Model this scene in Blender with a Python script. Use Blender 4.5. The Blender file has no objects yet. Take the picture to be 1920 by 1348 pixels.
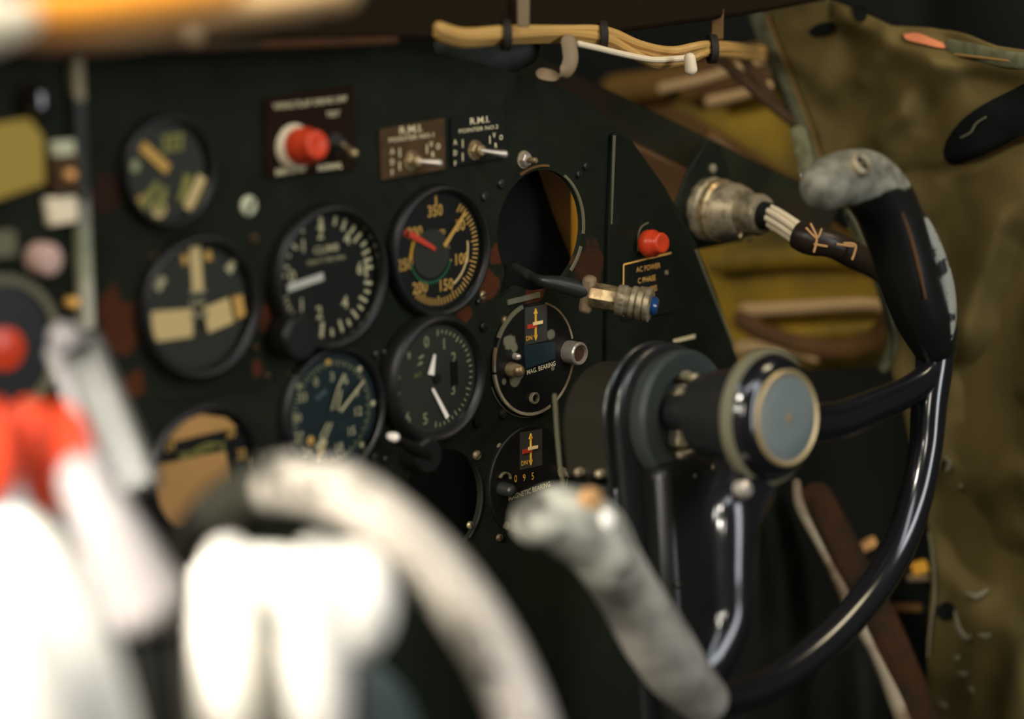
import bpy, math, random
from mathutils import Vector, Matrix, noise
random.seed(7)
R = math.radians
scene = bpy.context.scene
coll = scene.collection

# ------------------------------------------------------------------ camera
F = 4500.0                      # focal length in pixels of the 1920x1348 frame
PITCH = R(13)
CAM = Vector((0, 0, 1.2))
RT = Vector((1, 0, 0)); FW = Vector((0, math.cos(PITCH), -math.sin(PITCH))); UP = Vector((0, math.sin(PITCH), math.cos(PITCH)))
cam_data = bpy.data.cameras.new('camera'); cam = bpy.data.objects.new('camera', cam_data); coll.objects.link(cam)
cam.location = CAM; cam.rotation_euler = (R(90) - PITCH, 0, 0)
cam_data.sensor_width = 36; cam_data.lens = F / 1920 * 36
cam_data.clip_start = 0.05
cam_data.dof.use_dof = True; cam_data.dof.focus_distance = 1.665; cam_data.dof.aperture_fstop = 1.85
scene.camera = cam

# ------------------------------------------------------------------ light
world = bpy.data.worlds.new('world'); scene.world = world; world.use_nodes = True
bg = world.node_tree.nodes['Background']; bg.inputs[0].default_value = (0.62, 0.66, 0.60, 1); bg.inputs[1].default_value = 0.055
def area(name, loc, target, sx, sy, power, color, spread=180):
    d = bpy.data.lights.new(name, 'AREA'); d.shape = 'RECTANGLE'; d.size = sx; d.size_y = sy
    d.energy = power; d.color = color; d.spread = R(spread)
    o = bpy.data.objects.new(name, d); coll.objects.link(o); o.location = loc
    o.rotation_euler = (Vector(target) - Vector(loc)).to_track_quat('-Z', 'Y').to_euler(); return o
# daylight from the side window behind the left shoulder
area('side_window_daylight', (-0.25, -0.6, 1.75), (0.1, 1.7, 0.9), 0.30, 0.55, 7.5, (1.0, 0.93, 0.80))
area('far_window_daylight', (-1.6, 0.7, 1.9), (0.1, 1.6, 0.9), 0.4, 0.6, 22, (1.0, 0.95, 0.86))
area('near_side_window_daylight', (0.95, 0.84, 1.22), (0.18, 1.5, 0.95), 0.26, 0.95, 7, (0.92, 0.95, 1.0))
area('windshield_corner_daylight', (-0.42, 0.80, 1.62), (-0.20, 0.98, 1.34), 0.12, 0.12, 0.9, (1.0, 0.92, 0.78), 70)  # small lamp added to brighten the pads at the top left
area('overhead_window_daylight', (0.35, 0.75, 1.95), (0.25, 1.45, 0.95), 1.0, 0.22, 4.0, (0.90, 0.95, 1.0))  # wide lamp added above for a highlight along the wheel spoke
# sunlight falling through the overhead window onto the pedestal
area('overhead_sun_shaft', (-0.62, 0.30, 1.38), (-0.20, 1.05, 0.80), 0.16, 0.16, 1.25, (1.0, 0.95, 0.86), 26)
# warm fill lamp added to light the skin behind and beside the panel
area('windshield_daylight', (0.62, 1.55, 1.55), (0.35, 1.95, 1.0), 0.25, 0.25, 2.6, (1.0, 0.84, 0.55))
scene.view_settings.view_transform = 'Standard'; scene.view_settings.look = 'None'
scene.view_settings.gamma = 1; scene.view_settings.use_curve_mapping = False
scene.view_settings.exposure = 0.0

# ------------------------------------------------------------------ frames: pixel of the photograph -> point on a real plane
def ray(px, py): return FW + RT * ((px - 960) / F) - UP * ((py - 674) / F)
def pt(px, py, z): return CAM + ray(px, py) * z
def sc(px, z): return px / F * z
class Frame:
    def __init__(s, origin, xdir, normal):
        n = Vector(normal).normalized(); x = Vector(xdir); x = (x - n * x.dot(n)).normalized(); y = n.cross(x)
        s.o, s.x, s.y, s.n = Vector(origin), x, y, n
        s.m = Matrix(((x.x, y.x, n.x, s.o.x), (x.y, y.y, n.y, s.o.y), (x.z, y.z, n.z, s.o.z), (0, 0, 0, 1)))
    def l(s, px, py, off=0.0):          # local coordinates of the pixel at height off above the plane
        r = ray(px, py); t = ((s.o + s.n * off - CAM).dot(s.n)) / r.dot(s.n)
        p = CAM + r * t - s.o
        return Vector((p.dot(s.x), p.dot(s.y), off))
    def z(s, px, py, off=0.0):          # depth there
        r = ray(px, py); return ((s.o + s.n * off - CAM).dot(s.n)) / r.dot(s.n)
    def w(s, px, py, off=0.0): return s.m @ s.l(px, py, off)
S2 = math.sqrt(.5)
PANEL = Frame(pt(1000, 560, 1.65), (S2, S2, 0), (S2, -S2, math.tan(R(2))))
WALL = Frame(pt(1640, 560, 1.86), (S2, -S2, 0), (-S2, -S2, 0))       # side wall lining
SKIN = Frame(pt(1640, 560, 1.96), (S2, -S2, 0), (-S2, -S2, 0))       # fuselage skin behind it
AX = Vector((S2 * math.cos(R(8)), -S2 * math.cos(R(8)), math.sin(R(8))))
WHEEL = Frame(pt(1442, 782, 1.50), (S2, S2, 0), AX)

# ------------------------------------------------------------------ materials
def mat(name, col, rough=0.5, metal=0.0, col2=None, nscale=30, ndet=4, lo=0.45, hi=0.6, bump=0.0, bscale=200, spec=0.28, coat=0.0, trans=0):
    m = bpy.data.materials.new(name); m.use_nodes = True; nt = m.node_tree; b = nt.nodes['Principled BSDF']
    b.inputs['Base Color'].default_value = (*col, 1); b.inputs['Roughness'].default_value = rough
    b.inputs['Metallic'].default_value = metal; b.inputs['Specular IOR Level'].default_value = spec
    b.inputs['Coat Weight'].default_value = coat
    tc = nt.nodes.new('ShaderNodeTexCoord')
    if col2:
        n = nt.nodes.new('ShaderNodeTexNoise'); n.inputs['Scale'].default_value = nscale; n.inputs['Detail'].default_value = ndet
        nt.links.new(tc.outputs['Object'], n.inputs['Vector'])
        r = nt.nodes.new('ShaderNodeValToRGB'); r.color_ramp.elements[0].position = lo; r.color_ramp.elements[1].position = hi
        r.color_ramp.elements[0].color = (*col, 1); r.color_ramp.elements[1].color = (*col2, 1)
        nt.links.new(n.outputs['Fac'], r.inputs['Fac']); nt.links.new(r.outputs['Color'], b.inputs['Base Color'])
    if bump:
        n2 = nt.nodes.new('ShaderNodeTexNoise'); n2.inputs['Scale'].default_value = bscale; n2.inputs['Detail'].default_value = 3
        nt.links.new(tc.outputs['Object'], n2.inputs['Vector'])
        bp = nt.nodes.new('ShaderNodeBump'); bp.inputs['Strength'].default_value = bump; bp.inputs['Distance'].default_value = 0.002
        nt.links.new(n2.outputs['Fac'], bp.inputs['Height']); nt.links.new(bp.outputs['Normal'], b.inputs['Normal'])
    return m
def patched(name, base, base2, patches, rough=0.5, nscale=40, spec=0.3, bump=0.05):
    """paint with worn spots: patches = (local point, radius, colour)"""
    m = mat(name, base, rough, 0, base2, nscale, 5, 0.35, 0.75, bump, 400, spec)
    nt = m.node_tree; b = nt.nodes['Principled BSDF']; prev = b.inputs['Base Color'].links[0].from_socket
    tc = [n for n in nt.nodes if n.type == 'TEX_COORD'][0]
    n = nt.nodes.new('ShaderNodeTexNoise'); n.inputs['Scale'].default_value = 70; n.inputs['Detail'].default_value = 5
    nt.links.new(tc.outputs['Object'], n.inputs['Vector'])
    for p, rad, c in patches:
        d = nt.nodes.new('ShaderNodeVectorMath'); d.operation = 'DISTANCE'; nt.links.new(tc.outputs['Object'], d.inputs[0]); d.inputs[1].default_value = p
        a = nt.nodes.new('ShaderNodeMath'); a.operation = 'MULTIPLY_ADD'; nt.links.new(n.outputs['Fac'], a.inputs[0]); a.inputs[1].default_value = rad * 2.2
        nt.links.new(d.outputs['Value'], a.inputs[2])
        mr = nt.nodes.new('ShaderNodeMapRange'); nt.links.new(a.outputs[0], mr.inputs[0])
        mr.inputs[1].default_value = rad * 1.9; mr.inputs[2].default_value = rad * 2.15; mr.inputs[3].default_value = 1; mr.inputs[4].default_value = 0
        mx = nt.nodes.new('ShaderNodeMix'); mx.data_type = 'RGBA'; nt.links.new(mr.outputs[0], mx.inputs[0])
        nt.links.new(prev, mx.inputs[6]); mx.inputs[7].default_value = (*c, 1); prev = mx.outputs[2]
    nt.links.new(prev, b.inputs['Base Color']); return m
def worn_axis(name, col, worn, axis_y, thr, amp, rough=0.35, nscale=60):
    """worn paint above a local height, with a ragged edge, plus chips"""
    m = mat(name, col, rough); nt = m.node_tree; b = nt.nodes['Principled BSDF']
    tc = [n for n in nt.nodes if n.type == 'TEX_COORD'][0]
    n = nt.nodes.new('ShaderNodeTexNoise'); n.inputs['Scale'].default_value = nscale; n.inputs['Detail'].default_value = 6
    nt.links.new(tc.outputs['Object'], n.inputs['Vector'])
    dp = nt.nodes.new('ShaderNodeVectorMath'); dp.operation = 'DOT_PRODUCT'; nt.links.new(tc.outputs['Object'], dp.inputs[0]); dp.inputs[1].default_value = axis_y
    a = nt.nodes.new('ShaderNodeMath'); a.operation = 'MULTIPLY_ADD'; nt.links.new(n.outputs['Fac'], a.inputs[0]); a.inputs[1].default_value = amp; nt.links.new(dp.outputs['Value'], a.inputs[2])
    mr = nt.nodes.new('ShaderNodeMapRange'); nt.links.new(a.outputs[0], mr.inputs[0]); mr.inputs[1].default_value = thr + amp * .5; mr.inputs[2].default_value = thr + amp * .5 + .002
    n3 = nt.nodes.new('ShaderNodeTexNoise'); n3.inputs['Scale'].default_value = 95; n3.inputs['Detail'].default_value = 5; nt.links.new(tc.outputs['Object'], n3.inputs['Vector'])
    rr = nt.nodes.new('ShaderNodeValToRGB'); rr.color_ramp.elements[0].position = .35; rr.color_ramp.elements[1].position = .65
    rr.color_ramp.elements[0].color = (*[c * .35 for c in worn], 1); rr.color_ramp.elements[1].color = (*worn, 1); nt.links.new(n3.outputs['Fac'], rr.inputs['Fac'])
    mx = nt.nodes.new('ShaderNodeMix'); mx.data_type = 'RGBA'; nt.links.new(mr.outputs[0], mx.inputs[0]); mx.inputs[6].default_value = (*col, 1); nt.links.new(rr.outputs['Color'], mx.inputs[7])
    nt.links.new(mx.outputs[2], b.inputs['Base Color'])
    m2 = nt.nodes.new('ShaderNodeMapRange'); nt.links.new(mr.outputs[0], m2.inputs[0]); m2.inputs[3].default_value = rough; m2.inputs[4].default_value = .6
    nt.links.new(m2.outputs[0], b.inputs['Roughness']); return m
def glassmat():
    m = bpy.data.materials.new('gauge_glass'); m.use_nodes = True; nt = m.node_tree; nt.nodes.clear()
    o = nt.nodes.new('ShaderNodeOutputMaterial'); t = nt.nodes.new('ShaderNodeBsdfTransparent'); g = nt.nodes.new('ShaderNodeBsdfGlossy')
    t.inputs[0].default_value = (.96, .97, .95, 1); g.inputs['Roughness'].default_value = 0.18; g.inputs['Color'].default_value = (.5, .5, .48, 1)
    fr = nt.nodes.new('ShaderNodeFresnel'); fr.inputs[0].default_value = 1.25; mx = nt.nodes.new('ShaderNodeMixShader')
    nt.links.new(fr.outputs[0], mx.inputs[0]); nt.links.new(t.outputs[0], mx.inputs[1]); nt.links.new(g.outputs[0], mx.inputs[2]); nt.links.new(mx.outputs[0], o.inputs[0])
    return m
RUST = (0.075, 0.022, 0.008)
pl = lambda x, y: tuple(PANEL.l(x, y))
M = dict(
    black=mat('black_enamel', (.006, .006, .005), .38, spec=.35), bezel=mat('black_bezel_paint', (.007, .007, .006), .42, spec=.35),
    dial=mat('dial_black', (.010, .010, .008), .55, spec=.25), dialgrey=mat('dial_grey_black', (.042, .040, .030), .6), dialblue=mat('dial_blue_black', (.014, .027, .031), .5),  # dialgrey is lifted to carry a reflection in its colour
    cream=mat('faded_cream_paint', (.74, .64, .38), .7), green_cream=mat('faded_green_lume', (.52, .50, .26), .7), white=mat('needle_white', (.85, .78, .68), .5),
    orange=mat('lume_orange', (.92, .50, .12), .6), amber=mat('amber_paint', (.92, .46, .05), .6), red=mat('red_paint', (.50, .045, .02), .5),
    green=mat('arc_green', (.03, .16, .07), .6), paleorange=mat('pale_orange', (1.0, .70, .32), .55),
    salmon=mat('flag_orange', (.90, .45, .16), .6, 0, (.82, .42, .13), 30), olive=mat('olive_lines', (.36, .32, .08), .6),
    redknob=mat('red_plastic', (.62, .052, .015), .30, spec=.35), steel=mat('dull_steel', (.40, .33, .21), .48, .55, (.22, .18, .11), 120, bump=.1),
    nickel=mat('nickel', (.62, .55, .47), .32, .7), brassy=mat('worn_brass', (.50, .38, .20), .38, .75, (.25, .17, .09), 150), dark_steel=mat('dark_steel', (.05, .05, .045), .35, .6),
    brown=mat('brown_plate', (.060, .034, .016), .8, 0, (.075, .044, .020), 60, spec=.08), redbrown=mat('red_brown_plate', (.015, .0065, .003), .8, spec=.08),
    gloss=mat('glossy_black', (.007, .007, .008), .16, spec=.6, coat=.3), gloss2=mat('satin_black', (.016, .017, .017), .27, spec=.6),
    hubgrey=mat('hub_grey', (.15, .175, .165), .30, .0, (.12, .145, .14), 20, spec=.6), hubedge=mat('hub_worn_edge', (.40, .30, .15), .4, .4),  # hubgrey is lifted to carry the sky reflection in its colour
    lining=None, blackcloth=mat('black_cloth', (.006, .007, .006), .9, spec=.1),
    hem=mat('hem_webbing', (.115, .115, .06), .85, 0, (.08, .075, .035), 90, bump=.4, bscale=900), thread=mat('orange_thread', (.22, .12, .03), .8),
    chromate=mat('zinc_chromate', (.36, .215, .014), .5, 0, (.12, .085, .016), 9, 3, .4, .62, spec=.4), chromate_dark=mat('old_chromate', (.085, .055, .014), .6, 0, (.05, .032, .012), 14),
    tan=mat('tan_metal', (.70, .46, .22), .35, .2), beam=mat('dark_green_beam', (.016, .016, .008), .85, 0, (.026, .017, .009), 18, spec=.08),
    brownmetal=mat('brown_primer', (.10, .045, .014), .6, 0, (.15, .078, .014), 10), wire=mat('yellowed_wire', (.50, .29, .085), .45), wirepale=mat('pale_wire', (.75, .62, .42), .5),
    tie=mat('dark_tie', (.02, .015, .01), .7), duct=mat('dark_duct', (.022, .027, .022), .6), strap=mat('tan_strap', (.22, .155, .085), .5),
    dark=mat('dark_interior', (.008, .009, .007), .8, spec=.15), darkbrown=mat('dark_brown_trim', (.014, .009, .004), .85, spec=.06),
    bluelens=mat('blue_lens', (.01, .05, .16), .12, coat=.6), lace=mat('tan_lacing', (.48, .26, .10), .7), sleeve=mat('dark_sleeve', (.022, .014, .009), .35),
    worncream=mat('worn_cream_edge', (.36, .29, .19), .55, 0, (.16, .10, .055), 30), reddish=mat('rusty_strip', (.055, .024, .010), .85, 0, (.026, .018, .010), 25, spec=.08),
    grip=mat('worn_grey_grip', (.055, .053, .042), .55, 0, (.46, .45, .37), 36, 5, .36, .60),
    armgrey=mat('worn_grey_arm', (.055, .052, .042), .5, 0, (.44, .41, .35), 16, 4, .34, .58),
    knobwhite=mat('ivory_knob', (.90, .86, .76), .35), lever=mat('grey_lever_paint', (.15, .148, .13), .4, .1, (.10, .10, .088), 8), leverwhite=mat('pale_lever', (.30, .275, .265), .4),
    rim=mat('scuffed_wheel_rim', (.26, .24, .19), .5, 0, (.42, .39, .34), 14), pinkish=mat('faded_pink_knob', (.55, .36, .30), .5), teal=mat('teal_lever_paint', (.16, .23, .25), .5),
    placard=mat('mustard_card', (.34, .24, .045), .8), palegreen=mat('pale_green_tag', (.50, .50, .33), .7), palecream=mat('pale_cream_tag', (.85, .72, .50), .7),
    orangecloth=mat('orange_pad', (.95, .38, .04), .8), sunpad=mat('cream_pad', (.88, .80, .60), .8), pinkstrip=mat('pink_orange_strip', (.62, .20, .09), .7),
    foam=mat('torn_foam', (.17, .145, .085), .9), mech=mat('chipped_mechanism', (.03, .028, .02), .5, 0, (.30, .25, .15), 60, 4, .46, .56),
    housing=mat('housing_brown_black', (.026, .022, .014), .5), khaki=mat('khaki_edge', (.13, .12, .07), .6), discgrey=mat('disc_grey_green', (.040, .048, .042), .4),
)
M['glass'] = glassmat()
M['panel'] = patched('panel_dark_green', (.0085, .0110, .0060), (.012, .0155, .0085), [
    (pl(215, 592), .016, RUST), (pl(508, 592), .010, RUST), (pl(228, 640), .009, RUST), (pl(912, 530), .012, RUST), (pl(1105, 500), .016, (.045, .018, .008)),
    (pl(1000, 548), .010, RUST), (pl(250, 720), .008, RUST), (pl(930, 480), .008, RUST), (pl(480, 690), .006, RUST), (pl(870, 590), .007, RUST), (pl(200, 360), .012, (.03, .012, .006))], .75, spec=.10)
M['panelside'] = mat('side_panel_green', (.0085, .011, .0070), .5, 0, (.011, .0145, .0090), 30, spec=.12)
M['lining'] = mat('olive_canvas', (.092, .068, .022), .85, 0, (.145, .102, .031), 7, 4, .3, .75, bump=.35, bscale=700, spec=.15)
_t = WHEEL.l(1600, 385)
M['horn'] = worn_axis('horn_black_worn_top', (.007, .007, .006), (.22, .21, .155), (-.12, 1, 0), WHEEL.l(1600, 372).y - .12 * WHEEL.l(1600, 372).x, .018)
M['rimworn'] = worn_axis('rim_black_chipped', (.008, .008, .009), (.20, .20, .18), (1, 0.42, -.9), WHEEL.l(1772, 520).x + .42 * WHEEL.l(1772, 520).y - .001, .03, .2, 110)

# ------------------------------------------------------------------ mesh builder
_textcache = {}
def text_mesh(s, bold=0.0):
    key = (s, bold)
    if key not in _textcache:
        c = bpy.data.curves.new('t', 'FONT'); c.body = s; c.size = 1; c.align_x = 'CENTER'; c.align_y = 'CENTER'; c.resolution_u = 2; c.offset = bold
        o = bpy.data.objects.new('t', c); coll.objects.link(o); bpy.context.view_layer.update()
        dg = bpy.context.evaluated_depsgraph_get(); me = o.evaluated_get(dg).to_mesh()
        _textcache[key] = ([v.co.copy() for v in me.vertices], [tuple(p.vertices) for p in me.polygons])
        o.evaluated_get(dg).to_mesh_clear(); bpy.data.objects.remove(o); bpy.data.curves.remove(c)
    return _textcache[key]
def catmull(P, n=6):
    P = [Vector(p) for p in P]; out = []
    for i in range(len(P) - 1):
        a, b, c, d = P[max(i - 1, 0)], P[i], P[i + 1], P[min(i + 2, len(P) - 1)]
        for k in range(n):
            t = k / n
            out.append(0.5 * ((2 * b) + (c - a) * t + (2 * a - 5 * b + 4 * c - d) * t * t + (3 * b - a - 3 * c + d) * t ** 3))
    out.append(P[-1]); return out
def cat1(vals, n=6): return [v.x for v in catmull([Vector((x, 0, 0)) for x in vals], n)]
class MB:
    def __init__(s): s.v = []; s.f = []; s.fm = []; s.mats = []; s.T = Matrix.Identity(4)
    def mi(s, m):
        if m not in s.mats: s.mats.append(m)
        return s.mats.index(m)
    def add(s, vs, fs, m, T=None):
        T = s.T @ (T if T is not None else Matrix.Identity(4)); b = len(s.v); k = s.mi(m)
        s.v += [T @ Vector(v) for v in vs]; s.f += [tuple(i + b for i in f) for f in fs]; s.fm += [k] * len(fs); return s
    def box(s, c, d, m, rot=0, T=None):
        x, y, z = d[0] / 2, d[1] / 2, d[2] / 2
        vs = [(-x, -y, -z), (x, -y, -z), (x, y, -z), (-x, y, -z), (-x, -y, z), (x, -y, z), (x, y, z), (-x, y, z)]
        return s.add(vs, [(3, 2, 1, 0), (4, 5, 6, 7), (0, 1, 5, 4), (1, 2, 6, 5), (2, 3, 7, 6), (3, 0, 4, 7)], m, (T if T is not None else Matrix.Identity(4)) @ Matrix.Translation(c) @ Matrix.Rotation(rot, 4, 'Z'))
    def lathe(s, prof, m, n=48, T=None, closed=False, lobes=0, amp=0):
        vs = []; fs = []; L = len(prof)
        for i in range(n):
            a = 2 * math.pi * i / n; k = 1 + (amp if lobes and (i * lobes * 2 // n) % 2 else 0)
            vs += [(r * k * math.cos(a), r * k * math.sin(a), z) for r, z in prof]
        for i in range(n):
            j = (i + 1) % n
            for k in range(L - 1 if not closed else L):
                q = (k + 1) % L; fs.append((i * L + k, j * L + k, j * L + q, i * L + q))
        if not closed:
            for k, rev in ((0, True), (L - 1, False)):
                if prof[k][0] > 1e-6:
                    ring = [i * L + k for i in range(n)]; fs.append(tuple(reversed(ring)) if rev else tuple(ring))
        return s.add(vs, fs, m, T)
    def prism(s, poly, z0, z1, m, T=None):
        n = len(poly); vs = [(p[0], p[1], z0) for p in poly] + [(p[0], p[1], z1) for p in poly]
        return s.add(vs, [tuple(reversed(range(n))), tuple(range(n, 2 * n))] + [(i, (i + 1) % n, n + (i + 1) % n, n + i) for i in range(n)], m, T)
    def arc(s, r0, r1, a0, a1, z, m, n=24, h=.0003, T=None):   # dial angles: 0 up, clockwise degrees
        P = [(r1 * math.sin(R(a0 + (a1 - a0) * i / n)), r1 * math.cos(R(a0 + (a1 - a0) * i / n))) for i in range(n + 1)]
        Q = [(r0 * math.sin(R(a0 + (a1 - a0) * i / n)), r0 * math.cos(R(a0 + (a1 - a0) * i / n))) for i in range(n + 1)]
        for i in range(n): s.prism([P[i], Q[i], Q[i + 1], P[i + 1]] if a1 > a0 else [Q[i], P[i], P[i + 1], Q[i + 1]], z, z + h, m, T)
        return s
    def tick(s, ang, r0, r1, w, z, m, w2=None, h=.0003):
        a = R(ang); d = Vector((math.sin(a), math.cos(a))); q = Vector((d.y, -d.x)); w2 = w if w2 is None else w2
        P = [d * r0 - q * w / 2, d * r0 + q * w / 2, d * r1 + q * w2 / 2, d * r1 - q * w2 / 2]
        return s.prism([tuple(p) for p in P], z, z + h, m)
    def text(s, t, x, y, size, z, m, rot=0, sx=1.0, bold=.0):
        v, f = text_mesh(t, bold)
        return s.add(v, f, m, Matrix.Translation((x, y, z)) @ Matrix.Rotation(rot, 4, 'Z') @ Matrix.Diagonal((size * sx, size, 1, 1)))
    def seg(s, p, q, w, z, m, w2=None, h=.0006):
        p = Vector(p[:2]); q = Vector(q[:2]); d = (q - p).normalized(); o = Vector((-d.y, d.x)); w2 = w if w2 is None else w2
        return s.prism([tuple(p - o * w / 2), tuple(q - o * w2 / 2), tuple(q + o * w2 / 2), tuple(p + o * w / 2)], z, z + h, m)
    def tube(s, P, rad, m, n=16, sub=6, flat=None, cap=True, smooth=True):
        P = [Vector(p) for p in P]
        if not isinstance(rad, (list, tuple)): rad = [rad] * len(P)
        if len(rad) != len(P): rad = [rad[round(i * (len(rad) - 1) / (len(P) - 1))] for i in range(len(P))]
        if smooth and len(P) > 2: rad = cat1(rad, sub); P = catmull(P, sub)
        if cap:
            d0 = (P[0] - P[1]).normalized(); d1 = (P[-1] - P[-2]).normalized(); r0, r1 = rad[0], rad[-1]; k = .9
            pre = [(P[0] + d0 * r0 * k * math.sin(R(t)), r0 * math.cos(R(t))) for t in (86, 65, 40, 20)]
            post = [(P[-1] + d1 * r1 * k * math.sin(R(t)), r1 * math.cos(R(t))) for t in (20, 40, 65, 86)]
            P = [a for a, _ in pre] + P + [a for a, _ in post]; rad = [b for _, b in pre] + list(rad) + [b for _, b in post]
        ref = flat[0].normalized() if flat else None; fx, fy = (flat[1], flat[2]) if flat else (1, 1)
        vs = []; fs = []; N = None
        for i, p in enumerate(P):
            t = (P[min(i + 1, len(P) - 1)] - P[max(i - 1, 0)]).normalized()
            if ref is not None: N = ref - t * ref.dot(t)
            elif N is None: N = t.orthogonal()
            else: N = N - t * N.dot(t)
            N.normalize(); B = t.cross(N)
            for k in range(n):
                a = 2 * math.pi * k / n; vs.append(p + N * (rad[i] * fx * math.cos(a)) + B * (rad[i] * fy * math.sin(a)))
        for i in range(len(P) - 1):
            for k in range(n):
                j = (k + 1) % n; fs.append((i * n + k, i * n + j, (i + 1) * n + j, (i + 1) * n + k))
        fs.append(tuple(reversed(range(n)))); fs.append(tuple((len(P) - 1) * n + k for k in range(n)))
        return s.add(vs, fs, m)
    def build(s, name, parent=None, label=None, bevel=0, angle=35):
        me = bpy.data.meshes.new(name); me.from_pydata([tuple(v) for v in s.v], [], s.f)
        for m in s.mats: me.materials.append(m)
        me.polygons.foreach_set('material_index', s.fm); me.polygons.foreach_set('use_smooth', [True] * len(s.f)); me.update()
        try: me.set_sharp_from_angle(angle=R(angle))
        except Exception: pass
        o = bpy.data.objects.new(name, me); coll.objects.link(o)
        if parent: o.parent = parent
        if label: o['label'] = label
        if bevel:
            b = o.modifiers.new('bevel', 'BEVEL'); b.width = bevel; b.segments = 2; b.limit_method = 'ANGLE'; b.angle_limit = R(40)
        return o
def tag(o, label, cat, group=None, kind=None):
    if label: o['label'] = label
    if cat: o['category'] = cat
    if group: o['group'] = group
    if kind: o['kind'] = kind
    return o
def thing(name, mtx, label, cat, group=None):
    o = bpy.data.objects.new(name, None); o.empty_display_size = .01; coll.objects.link(o); o.matrix_world = mtx
    return tag(o, label, cat, group)
def cyl(r, z0, z1, m, n=32, ch=None, T=None, mb=None):
    ch = min(r, abs(z1 - z0)) * .15 if ch is None else ch
    return (mb or MB()).lathe([(0, z0), (r, z0), (r, z1 - ch), (r - ch, z1), (0, z1)], m, n, T)
def plate_with_holes(outline, holes, z0, z1, m):
    c = bpy.data.curves.new('plate', 'CURVE'); c.dimensions = '2D'; c.fill_mode = 'BOTH'; c.extrude = (z1 - z0) / 2
    for pts in [outline] + holes:
        sp = c.splines.new('POLY'); sp.points.add(len(pts) - 1); sp.use_cyclic_u = True
        for q, p in zip(sp.points, pts): q.co = (p[0], p[1], 0, 1)
    o = bpy.data.objects.new('t', c); coll.objects.link(o); bpy.context.view_layer.update()
    dg = bpy.context.evaluated_depsgraph_get(); me = o.evaluated_get(dg).to_mesh()
    vs = [v.co + Vector((0, 0, (z0 + z1) / 2)) for v in me.vertices]; fs = [tuple(p.vertices) for p in me.polygons]
    o.evaluated_get(dg).to_mesh_clear(); bpy.data.objects.remove(o); bpy.data.curves.remove(c)
    return MB().add(vs, fs, m)
def circle(cx, cy, r, n=48, a0=0): return [(cx + r * math.cos(a0 + 2 * math.pi * i / n), cy + r * math.sin(a0 + 2 * math.pi * i / n)) for i in range(n)]
P2 = lambda fr, pts, off=0: [tuple(fr.l(x, y, off)[:2]) for x, y in pts]

# ================================================================== STRUCTURE
def slab(name, fr, poly, off0, off1, m, kind='structure'):
    o = MB().prism(P2(fr, poly, off1), off0, off1, m).build(name); o.matrix_world = fr.m
    if kind: o['kind'] = kind
    return o
FLOOR = bpy.data.objects
fl = MB().box((0.2, 1.6, 0.28), (3.4, 3.4, .04), M['dark']).build('floor'); tag(fl, None, None, kind='structure')
cl = MB().box((0.5, 2.2, 1.62), (3.0, 1.5, .04), M['dark']).build('ceiling'); tag(cl, None, None, kind='structure')
wf = slab('wall_front', PANEL, [(-900, -500), (1700, -700), (1700, 2200), (-900, 2200)], -.56, -.52, M['dark'])
# fuselage skin beside the panel, with its stringers and patches of bare primer
wr = slab('wall_right', SKIN, [(900, -500), (2300, -300), (2300, 1800), (900, 1800)], -.02, 0, M['dark'])
def skin_sheet(name, poly, m, off=.004, h=.003, label=None):
    o = MB().prism(P2(SKIN, poly, off + h), off, off + h, m).build(name, wr, label, bevel=.001); return o
skin_sheet('skin_panel', [(1290, 440), (1700, 430), (1700, 590), (1330, 600)], M['chromate'], label='yellow-green primed skin sheet')
skin_sheet('skin_panel', [(1355, 598), (1700, 590), (1700, 720), (1400, 720)], M['chromate'], label='yellow-green primed skin sheet')
skin_sheet('skin_panel', [(1250, 190), (1450, 160), (1560, 160), (1560, 345), (1480, 330), (1370, 260)], M['chromate'], label='yellow-green primed skin sheet')
skin_sheet('skin_panel', [(1040, 180), (1420, 180), (1560, 420), (1180, 470), (1060, 300)], M['brownmetal'], .0, label='brown primed skin sheet')
skin_sheet('skin_panel', [(1380, 720), (1720, 690), (1720, 930), (1450, 930)], M['chromate_dark'], .01)
def stringer(pts, r, m, off=.022):
    MB().tube([SKIN.l(x, y, off) for x, y in pts], r, m, 12, flat=(Vector((0, 1, 0)), 1, .7)).build('stringer', wr)
stringer([(1395, 582), (1480, 578), (1560, 573), (1625, 571), (1670, 578)], .0055, M['tan'], .03)
stringer([(1340, 493), (1450, 482), (1560, 480), (1660, 492)], .010, M['chromate'], .02)
stringer([(1350, 640), (1430, 634), (1520, 625), (1660, 618)], .007, M['chromate'], .02)
stringer([(1385, 655), (1430, 650), (1480, 654), (1530, 668)], .006, M['tan'], .035)
stringer([(1390, 600), (1440, 628), (1520, 652), (1590, 655), (1640, 636), (1668, 600)], .009, M['brownmetal'], .035)
stringer([(1240, 166), (1320, 148), (1400, 122), (1450, 108)], .0042, M['tan'], .03)
stringer([(1290, 168), (1350, 160), (1450, 140)], .012, M['brownmetal'], .02)
stringer([(1330, 190), (1385, 178), (1440, 162)], .0045, M['tan'], .03)
stringer([(1150, 170), (1290, 150), (1420, 110)], .014, M['brownmetal'], .012)

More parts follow.
